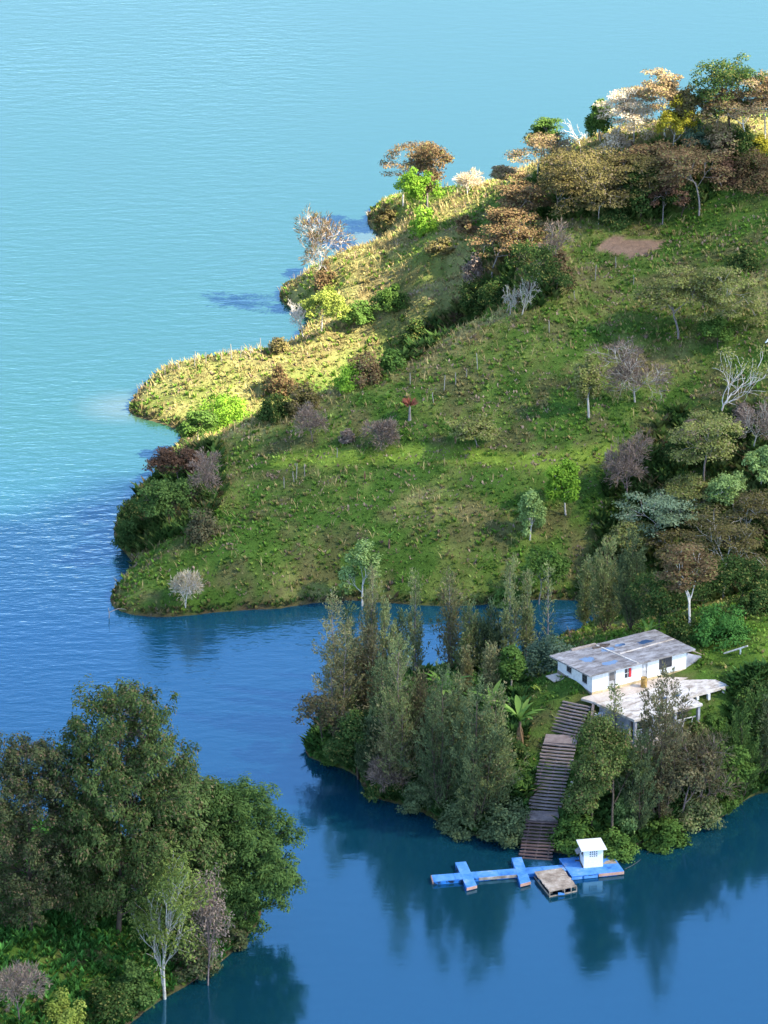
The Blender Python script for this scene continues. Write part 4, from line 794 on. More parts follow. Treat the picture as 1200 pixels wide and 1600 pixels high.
def tree(kind, seed, Hh, Wd, leaf=0.3, dens=1.0, trunk_r=None):
    """returns (woody mesh, leafy mesh or None)"""
    rng = np.random.RandomState(seed); tr = trunk_r or 0.011 * Hh + 0.03; LV = None; frac = 1.0
    if kind in ('umbrella', 'broad', 'bare', 'white', 'sparse', 'euca'):
        K = dict(KINDS.get(kind) or KINDS['broad'])
        if kind == 'euca': tr = 0.008 * Hh + 0.02; K.update(sp=[(12, 35), (20, 45), (20, 50)], up=[0.6, 0.5, 0.3, 0.0], t0=[0.1, 0.25, 0.3], kids=[(7, 8), (4, 5), (3, 4)], lr=(0.6, 0.95))
        paths, tips = [], []; L0 = Hh * (0.3 if kind in ('umbrella',) else 0.25 if kind == 'bare' else 0.22)
        grow(rng, np.zeros(3), np.array([rng.normal(0, 0.08), rng.normal(0, 0.08), 1]), L0, tr, 0, K, paths, tips)
        paths, tips = fit(paths, tips, Hh * 0.97, Wd * 0.92)
        paths = [(p, np.maximum(r, 0.018)) for p, r in paths]
        A = []
        for c, d in tips:
            if kind == 'bare':
                n = int(7 * min(dens, 1.6)); P, v = clump(rng, c, n, 0.3, 0.25); A.append((P, v * 0.6 + d + [0, 0, .2], rng.rand(n), leaf * 2.0, 0.13)); continue
            if kind == 'white':
                if c[2] < Hh * 0.66 and rng.rand() > 0.25 * dens: continue
                n = int(26 * dens); P, v = clump(rng, c, n, 0.75, 0.22); A.append((P, v * [1, 1, .3], rng.rand() * 0.5 + rng.rand(n) * 0.5, leaf, 0.6)); continue
            if kind == 'umbrella':
                n = int(105 * dens); P, v = clump(rng, c, n, 0.115 * Wd + 0.25, 0.08 + 0.012 * Hh); A.append((P, v, rng.rand() * 0.7 + rng.rand(n) * 0.3, leaf, 0.6, v * [0.45, 0.45, 0.2] + [0, 0, 0.8]))
            elif kind == 'euca':
                n = int(26 * dens); P, v = clump(rng, c, n, 0.08 * Wd + 0.3, 0.04 * Hh + 0.25); A.append((P, v * 0.5 + [0, 0, -.5], rng.rand() * 0.5 + rng.rand(n) * 0.5, leaf * 1.1, 0.42))
            else:
                n = int(86 * dens); P, v = clump(rng, c, n, 0.085 * Wd + 0.22, 0.05 * Hh + 0.16); A.append((P, v, rng.rand() * 0.65 + rng.rand(n) * 0.35, leaf, 0.7, v * 0.8 + [0, 0, 0.5]))
    elif kind in ('casu', 'column', 'wispy'):
        # feathery conifer: leader, rising side branches each ending in upright plumes
        paths, A = [], []; z = np.linspace(0, 1, 9)
        leaders = [(0.0, 0.0, 1.0, 1.0)]
        for q_ in range({'casu': 5, 'column': 2, 'wispy': 0}[kind]):
            a0 = q_ * 2.4 + rng.rand(); rr_ = Wd / 2 * rng.uniform(0.25, 0.55); leaders.append((rr_ * math.cos(a0), rr_ * math.sin(a0), rng.uniform(0.5, 0.86), rng.uniform(0.4, 0.62)))
        for (ox, oy, hf, wf) in leaders:
            Hl = Hh * hf; Wl = Wd * wf; wob = 0.01 * Hh
            lead = np.c_[rng.normal(0, wob, 9).cumsum() * 0.5, rng.normal(0, wob, 9).cumsum() * 0.5, z * Hl]; lead[0, :2] = 0; lead[:, 0] += ox * np.sqrt(z); lead[:, 1] += oy * np.sqrt(z)
            paths.append((lead, np.maximum(tr * wf * (1 - z * 0.93), 0.02)))
            nb = int((32 if kind == 'casu' else 34) * (0.6 + Hl * 0.045) * (0.5 + 0.5 * wf))
            for k in range(nb):
                t = 0.06 + 0.93 * ((k + rng.rand()) / nb); i = min(int(t * 8), 7); p = lead[i] + (lead[i + 1] - lead[i]) * (t * 8 - i)
                prof = (1 - t) ** 0.8 * (0.5 + 0.5 * min(1, t / 0.2)) if kind != 'column' else (1 - t) ** 0.62 * min(1, 0.35 + t / 0.2) * 0.9
                ln = Wl / 2 * max(prof, 0.06) * rng.uniform(0.45, 1.3) + 0.1; a = k * 2.4 + rng.normal(0, 0.5); el = R(rng.uniform(5, 50) if kind != 'column' else rng.uniform(35, 70))
                d = np.array([math.cos(a) * math.cos(el), math.sin(a) * math.cos(el), math.sin(el)])
                q = np.array([p, p + d * ln * 0.5, p + d * ln + np.array([0, 0, ln * 0.2])]); paths.append((q, np.maximum([tr * 0.22 * (1 - t) + 0.012, 0.016, 0.012], 0.012)))
                ns = max(2, int(ln / 0.38)); shade = rng.rand() * 0.7
                for s_ in range(ns):
                    f = (s_ + 0.7) / ns; c = p + d * ln * f + np.array([0, 0, ln * 0.2 * f * f]); n = int((8 if kind != 'wispy' else 7) * dens)
                    pl = 0.45 + 0.5 * rng.rand(); sg = 0.12 + 0.05 * f; P = c + rng.normal(0, sg, (n, 3)) * [1, 1, 0.5] + np.outer(rng.rand(n) * pl, d * 0.45 + [0, 0, 0.6])
                    A.append((P, np.tile(d * 0.75 + [0, 0, 0.55], (n, 1)), shade + rng.rand(n) * 0.45, leaf * 1.5, 0.28))
                if kind != 'wispy':
                    e = q[-1]; pl = rng.uniform(0.7, 1.5) * (0.6 + 0.05 * Hh); n = int(34 * dens); tt = rng.rand(n); ax = unit(d * 0.45 + np.array([0, 0, 1.0]))
                    P = e + np.outer(tt * pl - 0.15, ax) + rng.normal(0, 1, (n, 3)) * (0.19 * np.sin(math.pi * (0.12 + 0.85 * tt)))[:, None]
                    A.append((P, np.tile(ax * 0.9 + d * 0.3, (n, 1)), min(0.95, shade + 0.15) + rng.rand(n) * 0.35 - 0.15, leaf * 1.25, 0.32))
            n = int(26 * dens); P = np.c_[rng.normal(0, 0.07, (n, 2)), Hl * 0.93 + rng.rand(n) * Hl * 0.06] + np.r_[lead[-1][:2], 0]; A.append((P, np.tile([0, 0, 1.0], (n, 1)), rng.rand(n), leaf * 1.1, 0.3))
    elif kind == 'pine':
        # broad heavy crown of hanging tufts
        paths, A = [], []; z = np.linspace(0, 1, 8); lead = np.c_[rng.normal(0, 0.012 * Hh, 8).cumsum() * 0.4, rng.normal(0, 0.012 * Hh, 8).cumsum() * 0.4, z * Hh * 0.92]; lead[0, :2] = 0
        paths.append((lead, tr * (1 - z * 0.9)))
        nb = 74
        for k in range(nb):
            t = 0.08 + 0.9 * (k + rng.rand()) / nb; i = min(int(t * 7), 6); p = lead[i] + (lead[i + 1] - lead[i]) * (t * 7 - i)
            prof = math.sqrt(max(0.03, 1 - ((t - 0.36) / 0.66) ** 2)); ln = Wd / 2 * prof * rng.uniform(0.7, 1.06); a = k * 2.4 + rng.normal(0, 0.3); el = R(rng.uniform(5, 38))
            d = np.array([math.cos(a) * math.cos(el), math.sin(a) * math.cos(el), math.sin(el)]); e = p + d * ln; m_ = p + d * ln * 0.5 + np.array([0, 0, -0.05 * ln])
            paths.append((np.array([p, m_, e]), [tr * 0.35 * (1 - t * 0.7), tr * 0.2 * (1 - t * 0.6), 0.03]))
            sub = max(4, int(ln * 2.6))
            for s_ in range(sub):
                f = 0.25 + 0.75 * rng.rand() ** 0.6; c = p + d * ln * f + rng.normal(0, 0.09 * ln + 0.25, 3) * [1, 1, 0.7] + [0, 0, rng.uniform(0, 0.12) * ln]
                n = int(58 * dens); r_ = rng.uniform(0.4, 0.8); P, v = clump(rng, c, n, r_, r_ * 1.05)
                A.append((P, v, rng.rand() * 0.65 + rng.rand(n) * 0.35, leaf * 1.3, 0.42, v * 0.9 + unit(c - np.array([0, 0, Hh * 0.4])) * 0.5 + [0, 0, 0.3]))
    elif kind == 'bush':
        paths, A = [], []; nt_ = max(10, int(5 * Wd * Hh ** 0.5 + 8))
        for k in range(nt_):
            v = unit(rng.normal(0, 1, 3)); v[2] = abs(v[2]); c = v * np.array([Wd / 2, Wd / 2, Hh]) * rng.uniform(0.45, 0.95); c[2] = max(c[2] - 0.1 * Hh, 0.1 * Hh)
            paths.append((np.array([[rng.normal(0, 0.1), rng.normal(0, 0.1), -0.1], c * [0.4, 0.4, 0.55], c]), [0.04, 0.03, 0.015]))
            n = int(82 * dens); sc_ = rng.uniform(0.6, 1.25); P, vv = clump(rng, c, n, (0.13 * Wd + 0.12) * sc_, (0.13 * Hh + 0.08) * sc_); A.append((P, vv, rng.rand() * 0.65 + rng.rand(n) * 0.35, leaf, 0.65, vv * 0.8 + v * 0.3 + [0, 0, 0.4]))
    V, Fc = tubes([(p, np.maximum(r, 0.012)) for p, r in paths], 5 if kind != 'bare' else 3); wood = npmesh('trunk', V, Fc, None, True)
    if not A: return wood, None
    P = np.concatenate([a[0] for a in A]); Dv = np.concatenate([a[1] for a in A]); T = np.concatenate([np.broadcast_to(a[2], (len(a[0]),)) for a in A])
    ll = np.concatenate([np.full(len(a[0]), a[3]) for a in A]); ww = np.concatenate([np.full(len(a[0]), a[4]) for a in A]); k = rng.uniform(0.7, 1.25, len(P))
    P[:, 2] = np.maximum(P[:, 2], 0.02)
    nrm = None
    if kind in ('broad', 'umbrella', 'bush', 'pine'):
        nrm = np.concatenate([a[5] for a in A]) if len(A[0]) > 5 else None; Dv = rng.normal(0, 1, (len(P), 3)) + (np.array([0, 0, -1.3]) if kind == 'pine' else 0)
    V, Fc, col = leaves(rng, P, Dv, ll * k, ll * ww * k, T, 0.5, nrm)
    return wood, npmesh('crown', V, Fc, col)
_cache = {}
def plant(kind, mat, bark, px, py, top, w, name, label, cat, seed=0, lean=0.0, group=None, dens=1.0, base=None, leaf=None, foliage='crown'):
    """stand one tree of the wanted kind on the ground seen at (px, py), its top at row `top`, `w` pixels wide"""
    b = ground(px, py) if base is None else np.array(base)
    d = ray(px, top); t = b[1] / d[1]; Hh = max(CAM_H + d[2] * t - b[2], 0.6); Wd = w / proj(*b)[2]
    var = seed % 2 if kind in ('bush', 'casu', 'column') else seed % 3
    # nearby sizes share one mesh
    hb = round(math.log(Hh, 1.4)); wb = round(math.log(Wd, 1.4)); key = (kind, var, hb, wb, dens, leaf)
    if key not in _cache:
        h0, w0 = 1.4 ** hb, 1.4 ** wb; _cache[key] = (*tree(kind, var * 31 + hb * 7 + wb * 3 + 5, h0, w0, leaf or (0.25 if b[1] > 440 else 0.24), dens), h0, w0)
    wood, crown, h0, w0 = _cache[key]
    r = tag(empty(name, b), label, cat, group); r.rotation_euler = (0, R(lean), seed * 1.7 + px); r.scale = (Wd / w0, Wd / w0, Hh / h0)
    if lean: r.rotation_euler = (0, R(lean), 0)
    for nm, me, m in (('trunk', wood, bark), (foliage, crown, mat)):
        if me is None or m is None: continue
        if len(me.materials) == 0: me.materials.append(M[m])
        o = bpy.data.objects.new(nm, me); C.objects.link(o); o.parent = r; o.material_slots[0].link = 'OBJECT'; o.material_slots[0].material = M[m]
    return r
M['bananatrunk'] = surf('banana_stem', [(0.3, (0.12, 0.07, 0.05)), (0.6, (0.28, 0.18, 0.12)), (0.8, (0.3, 0.32, 0.14))], 3, 0.9, 0.01)
def banana(px, py, top, label, seed=0, nl=9, dry=3, stem=0.5, tilt=0.0, base=None):
    rng = np.random.RandomState(seed); b = ground(px, py) if base is None else np.array(base); d = ray(px, top); Hh = max(CAM_H + d[2] * b[1] / d[1] - b[2], 0.8)
    r = tag(empty('banana_plant', b), label, 'banana plant'); r.rotation_euler = (0, R(tilt), rng.rand() * 6)
    hs = Hh * stem; V, Fc = tubes([(np.array([[0, 0, -0.2], [0.02, 0, hs * 0.5], [0, 0.02, hs]]), [0.075 * Hh ** 0.6, 0.06 * Hh ** 0.6, 0.035 * Hh ** 0.6])], 8); link('stem', npmesh('stem', V, Fc, None, True), r, M['bananatrunk'])
    for k in range(nl + dry):
        isdry = k >= nl; a = k * 2.4 + rng.normal(0, 0.2); el = R(rng.uniform(45, 86)) if not isdry else R(-72); ln = (Hh - hs) * rng.uniform(0.75, 1.15) if not isdry else hs * 0.8
        wd = ln * 0.17 + 0.06; p = np.array([0, 0, hs * (0.97 if not isdry else 0.85)]); n = 9; pts = []; ws = []; ee = el
        for i in range(n):
            pts.append(p.copy()); t = i / (n - 1); ws.append(wd * (0.12 if i == 0 else math.sin(math.pi * min(1, 0.15 + 0.85 * t)) ** 0.7 + 0.03)); p = p + np.array([math.cos(a) * math.cos(ee), math.sin(a) * math.cos(ee), math.sin(ee)]) * ln / (n - 1); ee -= R(rng.uniform(4, 11)) if not isdry else R(3)
        pts = np.array(pts); s = np.array([-math.sin(a), math.cos(a), 0]); Vv = []
        for i in range(n):
            jag = rng.uniform(0.75, 1.1, 2); Vv += [pts[i] + s * ws[i] / 2 * jag[0] + [0, 0, ws[i] * 0.14], pts[i], pts[i] - s * ws[i] / 2 * jag[1] + [0, 0, ws[i] * 0.14]]
        Fq = []
        for i in range(n - 1): o_ = 3 * i; Fq += [(o_, o_ + 1, o_ + 4, o_ + 3), (o_ + 1, o_ + 2, o_ + 5, o_ + 4)]
        col = np.repeat([[rng.rand(), rng.rand() * 0.8, 0]], len(Vv), axis=0); link('leaf' if not isdry else 'dry_leaf', npmesh('leaf', Vv, Fq, col, True), r, M['banana'] if not isdry else M['bananadry'])
    return r

# ================================================================== vegetation: every tree in its place
P_ = plant
# -- crest in the sun, upper right
P_('umbrella','whitish','bark_white',962,232,128,92,'pale_crest_tree','whitish tan tree with bare white limbs, leftmost of the big trees on the sunlit crest','tree',1)
P_('broad','green','bark_pale',938,222,160,40,'leafy_tree','narrow green tree clasping the left side of the whitish crest tree','tree',0)
P_('umbrella','tan','bark_white',1040,222,102,84,'layered_tree','tall tan brown tree with stacked flat layers on the crest above the yellow tree','tree',2)
P_('broad','yellow','bark_pale',1052,238,150,68,'yellow_tree','rounded golden yellow tree on the sunlit crest','tree',1)
P_('broad','dark','bark',1142,215,90,118,'dark_crest_tree','large dark green tree topping the crest at the upper right','tree',2)
P_('umbrella','tan','bark_white',1168,235,120,120,'pale_crest_tree','big tan tree with white branches in front of the dark crest tree','tree',0)
P_('umbrella','brown','bark_grey',1120,222,140,70,'layered_tree','brown layered tree between the yellow tree and the big tan tree','tree',1)
P_('bush','teal',None,1088,232,188,46,'shrub','blue green shrub on the crest right of the yellow tree','shrub',1)
P_('bush','dark',None,1160,236,185,50,'shrub','dark shrub under the big tan tree on the crest','shrub',2)
P_('umbrella','tan','bark_pale',838,288,208,108,'layered_tree','broad dusty tan tree at the left end of the sunlit crest','tree',2)
P_('umbrella','green','bark_grey',850,262,184,58,'flat_topped_tree','flat topped green tree rising behind the dusty tan tree on the crest','tree',0)
P_('white',None,'bark_white',906,228,178,40,'dead_tree','leaning leafless white tree left of the whitish crest tree','dead tree',1,lean=-38)
# -- belt of brown umbrella trees in the shade below the crest
P_('umbrella','ochre','bark_grey',925,335,222,150,'umbrella_tree','widest olive brown umbrella tree in the shaded belt below the crest','tree',1,group='umbrella trees below the crest')
P_('umbrella','brown','bark_grey',1092,338,235,118,'umbrella_tree','brown umbrella tree with a thick grey forked trunk below the crest','tree',2,group='umbrella trees below the crest')
P_('umbrella','redbrown','bark_grey',1035,352,275,72,'umbrella_tree','small reddish umbrella tree left of the forked grey trunk','tree',0,group='umbrella trees below the crest')
P_('umbrella','ochre','bark_grey',868,342,262,96,'umbrella_tree','olive umbrella tree at the left end of the shaded belt below the crest','tree',0,group='umbrella trees below the crest')
P_('umbrella','ochre','bark_pale',935,352,290,80,'umbrella_tree','low olive umbrella tree with a pale crooked trunk in front of the widest one','tree',2,group='umbrella trees below the crest')
P_('broad','dark','bark',1000,345,255,66,'dark_tree','dark green tree squeezed between olive and reddish umbrella trees','tree',1)
P_('umbrella','brown','bark_grey',1010,300,225,90,'umbrella_tree','brown umbrella tree behind the reddish one, just below the crest','tree',1,group='umbrella trees below the crest')
P_('bush','brown',None,1185,292,225,95,'thicket','dark brown thicket at the right edge below the crest','thicket',1)
P_('bush','redbrown',None,1140,285,235,60,'thicket','reddish brown thicket right of the forked grey tree','thicket',2)
P_('bush','brown',None,800,345,300,60,'shrub','brown shrub on the slope left of the umbrella belt','shrub',0)
P_('bush','ochre',None,840,325,285,52,'shrub','olive shrub at the foot of the dusty tan crest tree','shrub',2)
# -- clump in the middle of the slope
P_('umbrella','brown','bark_grey',768,440,335,120,'umbrella_tree','brown tree at the left of the clump in the middle of the slope','tree',1)
P_('broad','dark','bark',818,485,372,118,'dark_tree','dark green tree in the middle of the slope clump','tree',0)
P_('bare','mauve','bark_grey',864,445,342,56,'bare_tree','leafless grey tree at the right of the slope clump','tree',2)
P_('bare',None,'bark_pale',816,492,424,44,'bare_tree','small pale leafless tree before the dark tree of the slope clump','tree',1)
P_('bare',None,'bark_pale',797,492,440,28,'bare_tree','thin pale leafless sapling, left of the two before the slope clump','tree',0)
P_('broad','brown','bark',868,462,400,48,'dark_tree','brownish green tree at the foot of the leafless grey slope tree','tree',2)
P_('bush','mauve',None,742,440,390,44,'shrub','mauve twiggy shrub at the left edge of the slope clump','shrub',1)
# -- far point with the flat-topped tree
P_('umbrella','brown','bark_white',630,322,224,88,'umbrella_tree','flat topped brown tree with white trunk on the farthest point','tree',2)
P_('broad','brown','bark_grey',668,330,226,78,'round_tree','dense rounded brown tree beside the white trunked flat topped one','tree',0)
P_('broad','bright','bark',658,345,268,72,'bright_tree','bright green tree under the brown ones on the farthest point','tree',1)
P_('bush','bright',None,662,366,308,46,'shrub','yellow green bush in front of the bright tree on the farthest point','shrub',0)
P_('bare','whitish','bark_white',730,304,272,40,'bare_tree','small white leafless tree right of the farthest point trees','tree',1)
P_('bush','ochre',None,605,345,315,46,'thicket','dark olive thicket over the bank of the farthest point','thicket',1)
# -- second point
P_('bare','brown','bark_white',503,445,328,80,'bare_tree','tall white leafless tree with brown tufts on the second far point','tree',0)
P_('bush','brown',None,508,455,404,44,'shrub','brown shrub at the foot of the tall white leafless tree','shrub',2)
P_('broad','lime','bark_white',502,520,452,72,'lime_tree','bright lime tree with white stems in the cove behind the sunlit spur','tree',2)
P_('bare',None,'bark_white',474,528,462,44,'dead_tree','white dead branches left of the lime tree','dead tree',2,lean=-14)
P_('bush','ochre','bark',435,550,518,30,'shrub','small round bush alone on the crest of the sunlit spur','shrub',1)
P_('bush','green',None,560,500,462,60,'shrub','dark green scrub in the hollow right of the lime tree','shrub',0)
P_('bush','green',None,610,478,440,66,'shrub','low green scrub in the hollow above the sunlit spur','shrub',2)
# -- sunlit spur
P_('bush','brown',None,440,612,568,58,'shrub','brown bush in the middle of the sunlit spur','shrub',1)
P_('bush','dark',None,428,652,606,56,'shrub','dark green bush low on the sunlit spur','shrub',0)
P_('bush','ochre',None,472,640,588,62,'shrub','large olive brown bush right of the dark bush on the sunlit spur','shrub',2)
P_('bush','bright',None,352,668,608,96,'shrub','big bright green bush beside the cove on the sunlit spur','shrub',1)
P_('broad','green','bark_pale',308,694,640,58,'leafy_tree','leafy green tree hanging over the cove','tree',1)
P_('bush','brown',None,570,598,538,64,'shrub','brown bush in the valley behind the shaded ridge','shrub',0)
P_('bush','green',None,612,580,540,46,'shrub','green bush in the valley right of the brown one','shrub',1)
P_('bush','bright',None,545,605,560,52,'shrub','sunlit bright green bush in the valley left of the brown one','shrub',2)
P_('bush','dark',None,655,535,495,60,'shrub','dark bush at the head of the valley behind the shaded ridge','shrub',1)
# -- near point of the headland
P_('umbrella','redbrown','bark_mauve',282,760,698,86,'umbrella_tree','dark reddish tree leaning out over the cove','tree',1)
P_('bare','mauve','bark_mauve',325,780,706,54,'bare_tree','mauve leafless tree behind the rounded green tree on the headland','tree',2)
P_('broad','pine_green','bark',270,832,748,90,'round_tree','rounded dark green tree near the tip of the headland','tree',0)
P_('bush','dark',None,212,822,770,66,'thicket','dark thicket along the headland bank','thicket',0)
P_('bush','pine_green',None,205,852,800,56,'thicket','dark green thicket at the waterline of the headland tip','thicket',1)
P_('bush','casu_brown',None,318,840,785,56,'shrub','dull brown scrub under the mauve leafless tree','shrub',2)
P_('bare','whitish','bark_white',290,950,888,54,'bare_tree','small pale leafless tree near the tip shoreline of the headland','tree',1)
P_('bare','mauve','bark_mauve',488,690,638,54,'bare_tree','mauve leafless shrub on the shaded ridge','tree',1)
P_('bush','mauve',None,543,690,664,24,'shrub','tiny pinkish shrub between two leafless shrubs on the shaded ridge','shrub',1)
P_('bare','mauve','bark_grey',596,698,656,56,'bare_tree','grey leafless shrub above the hillside path','tree',0)
P_('umbrella','acacia','bark_grey',745,700,652,66,'low_tree','low spreading grey green tree above the hillside path','tree',0)
# -- open hillside
P_('broad','palegreen','bark_white',828,846,768,38,'young_tree','thin young tree with a white trunk on the lower hillside','tree',0)
P_('broad','bright','bark_white',884,806,722,68,'green_tree','small bright green tree with a white forked trunk on the lower hillside','tree',2)
P_('broad','acacia','bark_pale',920,656,556,36,'young_tree','slender tree with a tall bare trunk on the upper hillside','tree',1)
P_('bare','mauve','bark_pale',992,630,522,124,'bare_tree','wide mauve leafless tree on the upper hillside','tree',1,dens=2.0)
wbt = P_('white','acacia','bark_white',1126,655,535,116,'white_branched_tree','spreading tree with bare white branches on the right of the hillside','tree',1)
P_('umbrella','acacia','bark_grey',1060,530,415,130,'umbrella_tree','yellow green umbrella tree, left of the pair high on the right slope','tree',0,dens=1.6)
P_('umbrella','acacia','bark_pale',1125,515,402,112,'umbrella_tree','yellow green umbrella tree, right of the pair high on the right slope','tree',1,dens=1.6)
P_('broad','green','bark',1122,548,500,52,'green_tree','small deep green tree below the pair of umbrella trees','tree',1)
P_('umbrella','acacia','bark_grey',1100,758,640,124,'umbrella_tree','large yellow green umbrella tree below the white branched tree','tree',2)
P_('bare','mauve','bark_pale',1176,712,616,66,'bare_tree','pale leafless tree at the right edge of the hillside','tree',0)
P_('bush','mauve',None,1165,660,625,60,'shrub','dusky mauve scrub beside the white branched tree','shrub',0)
P_('bare','mauve','bark_mauve',984,792,676,84,'bare_tree','tall mauve leafless tree at the edge of the right wood','tree',2,dens=2.0)
P_('bare',None,'bark_pale',950,738,700,16,'bare_tree','tiny leafless sapling beside the hillside path end','tree',2)
P_('bush','dark',None,1160,420,385,60,'shrub','dark shrub on the upper slope at the right','shrub',1)
P_('bush','mauve',None,1080,690,655,56,'shrub','brownish scrub above the large umbrella tree','shrub',1)
# -- wood at the right
P_('umbrella','acacia','bark_pale',1075,805,748,90,'umbrella_tree','yellowish umbrella tree above the pale blue green one','tree',0)
P_('umbrella','paleteal','bark_white',1024,850,772,122,'pale_umbrella_tree','pale blue green umbrella tree with white limbs in the right wood','tree',1)
P_('broad','palegreen','bark_white',1150,805,738,80,'pale_green_tree','pale green tree with white stems in the right wood','tree',0)
P_('umbrella','ochre','bark_pale',1165,860,770,110,'umbrella_tree','olive tree at the right edge of the wood','tree',2)
P_('umbrella','ochre','bark_pale',1130,935,798,130,'umbrella_tree','tall olive umbrella tree above the round glossy bush','tree',1)
P_('umbrella','brown','bark_white',1076,1000,846,108,'umbrella_tree','russet umbrella tree with a thin white trunk behind the house','tree',0)
P_('umbrella','acacia','bark',1000,880,815,80,'umbrella_tree','dim yellow green umbrella tree over the conifers at the right','tree',2)
P_('casu','casu','bark',945,988,855,84,'feathery_conifer','grey green conifer standing behind the house roof','conifer',0)
P_('casu','casu_dark','bark',985,985,838,84,'feathery_conifer','taller dark conifer right of the one behind the house roof','conifer',1)
P_('column','casu','bark',912,985,885,34,'feathery_conifer','narrow conifer left of the one behind the house roof','conifer',2)
P_('broad','dark','bark',1030,985,890,120,'dark_tree','dark broad tree behind the house roof','tree',1)
P_('broad','dark','bark',1160,950,870,100,'dark_tree','dark tree at the right edge above the bright grass','tree',2)
P_('bush','fern',None,1125,1000,930,94,'round_bush','round glossy green bush right of the house roof','bush',1,dens=1.6)
P_('bush','dark',None,1070,1000,955,60,'shrub','dark shrub between house roof and the round glossy bush','shrub',0)
P_('bush','teal',None,862,1040,985,96,'shrub','blue green shrub left of the house roof','shrub',2,dens=1.4)
# -- inlet shore, far side
P_('broad','palegreen','bark_white',566,948,846,60,'pale_green_tree','pale green tree on the far bank of the inlet','tree',2)
P_('broad','green','bark_grey',842,945,858,88,'green_tree','rounded green tree on the far bank of the inlet','tree',1)
P_('bush','green',None,790,945,905,50,'shrub','green bush on the far bank left of the rounded tree','shrub',0)
# -- spire trees on the near side of the inlet
for i, (x, y, t, w, k, m, lb) in enumerate([
    (795,1042,882,46,'column','spire','tallest pale spire tree of the inlet row, left of the green bank tree'),
    (822,1035,903,32,'column','spire','slim spire tree just right of the tallest pale spire'),
    (856,1022,886,30,'wispy','spire','thin see-through spire tree nearest the house in the inlet row'),
    (765,1050,955,64,'casu','casu_dark','low bushy dark conifer left of the tallest pale spire'),
    (702,1058,902,72,'column','casu_tan','tan spire tree in the middle of the inlet row'),
    (735,1060,950,60,'casu','casu','ragged grey green conifer right of the tan middle spire'),
    (650,1062,905,42,'column','spire','pale green spire tree left of the tan middle spire'),
    (625,1075,965,40,'column','casu_dark','small dark spire tree left of the pale green spire'),
    (578,1085,900,56,'column','casu_tan','tan spire tree below the pale green bank tree'),
    (604,1085,948,44,'column','spire','short grey green spire right of the tan one below the bank tree'),
    (545,1100,950,50,'column','casu_dark','dim spire tree between the two tan conifers at the left'),
    (528,1135,938,96,'casu','casu_tan','large ragged tan conifer leaning over the water at the left'),
    (575,1120,985,70,'casu','casu_brown','brownish conifer right of the large ragged tan one'),
    (765,1100,1018,26,'column','casu_tan','small tan spire behind the banana plants'),
    (728,1095,1020,22,'column','casu_tan','slim tan sapling left of the small spire by the bananas')]):
    P_(k, m, 'bark_grey', x, y, t, w, 'spire_tree' if k != 'casu' else 'feathery_conifer', lb, 'conifer', i, dens=0.75 if k == 'column' else 0.9)
# -- wooded bank left of the stairs
P_('umbrella','casu_brown','bark',506,1178,1078,78,'leaning_tree','sparse brown sapling leaning over the water at the point tip','tree',1,lean=-16,dens=0.3)
P_('bush','green',None,515,1192,1150,46,'shrub','low green shrub at the tip of the house point','shrub',0)
P_('broad','dark','bark',560,1218,1112,104,'dark_tree','dense dark tree near the tip of the house point','tree',0,dens=1.5)
P_('bush','casu_brown',None,560,1150,1085,80,'shrub','brown shrub above the dense dark tree of the house point','shrub',2)
P_('casu','casu','bark_mauve',625,1232,1002,120,'feathery_conifer','tall green topped conifer with reddish bare lower branches','conifer',1)
P_('casu','casu_tan','bark_mauve',618,1240,1110,110,'twiggy_conifer','half bare tan conifer in front of the tall green topped one','conifer',2,dens=0.6)
P_('casu','casu_dark','bark',690,1270,1050,118,'feathery_conifer','dark drooping conifer right of the reddish branched one','conifer',0)
P_('casu','casu_dark','bark',742,1296,1075,124,'feathery_conifer','broad dark conifer with its foot at the waterline','conifer',2)
P_('casu','casu','bark',770,1270,1085,104,'feathery_conifer','grey green conifer nearest the stairs, left of them','conifer',1)
P_('bush','casu_dark',None,790,1308,1240,80,'shrub','dark drooping shrub on the bank left of the stair foot','shrub',1,dens=1.4)
P_('bush','casu_dark',None,660,1262,1205,80,'shrub','dark shrub at the waterline under the half bare conifer','shrub',0,dens=1.4)
P_('bare','mauve','bark_mauve',612,1248,1180,66,'bare_tree','mauve dead brush over the water under the half bare conifer','brush',2)
P_('broad','green','bark_pale',798,1085,1012,40,'green_tree','small leafy tree in the grass left of the house','tree',0)
P_('bush','green',None,775,1110,1075,50,'shrub','green shrub beside the banana plants','shrub',2)
# -- wooded bank right of the stairs
P_('broad','olivegreen','bark',955,1318,1128,128,'round_tree','large rounded tree right of the stairs above the hut','tree',1,dens=1.7)
P_('bush','green',None,900,1322,1262,80,'shrub','green shrub behind the hut at the stair foot','shrub',1,dens=1.3)
P_('bush','palegreen',None,985,1290,1225,60,'shrub','paler shrub in front of the large rounded tree','shrub',0)
P_('casu','casu_brown','bark',1030,1290,1050,92,'feathery_conifer','tall brown conifer in front of the terrace','conifer',0)
P_('casu','casu_dark','bark',1000,1302,1150,84,'feathery_conifer','dark conifer between the rounded tree and the tall brown one','conifer',2)
P_('wispy','casu','bark_grey',958,1150,1076,20,'spire_tree','thin sapling spire before the lower terrace wall','conifer',0)
P_('wispy','casu_brown','bark_grey',1065,1190,1092,40,'spire_tree','wispy brown sapling right of the tall brown conifer','conifer',1)
P_('bare','casu_brown','bark_mauve',1095,1275,1138,112,'bare_tree','grey brown twiggy thicket tree below the side deck','tree',0,dens=2.5)
P_('bush','casu',None,1090,1285,1225,84,'shrub','grey green shrub at the waterline below the leafless thicket','shrub',2)
P_('casu','pine_green','bark',1155,1250,1120,84,'feathery_conifer','deep green conifer at the right edge of the house bank','conifer',1)
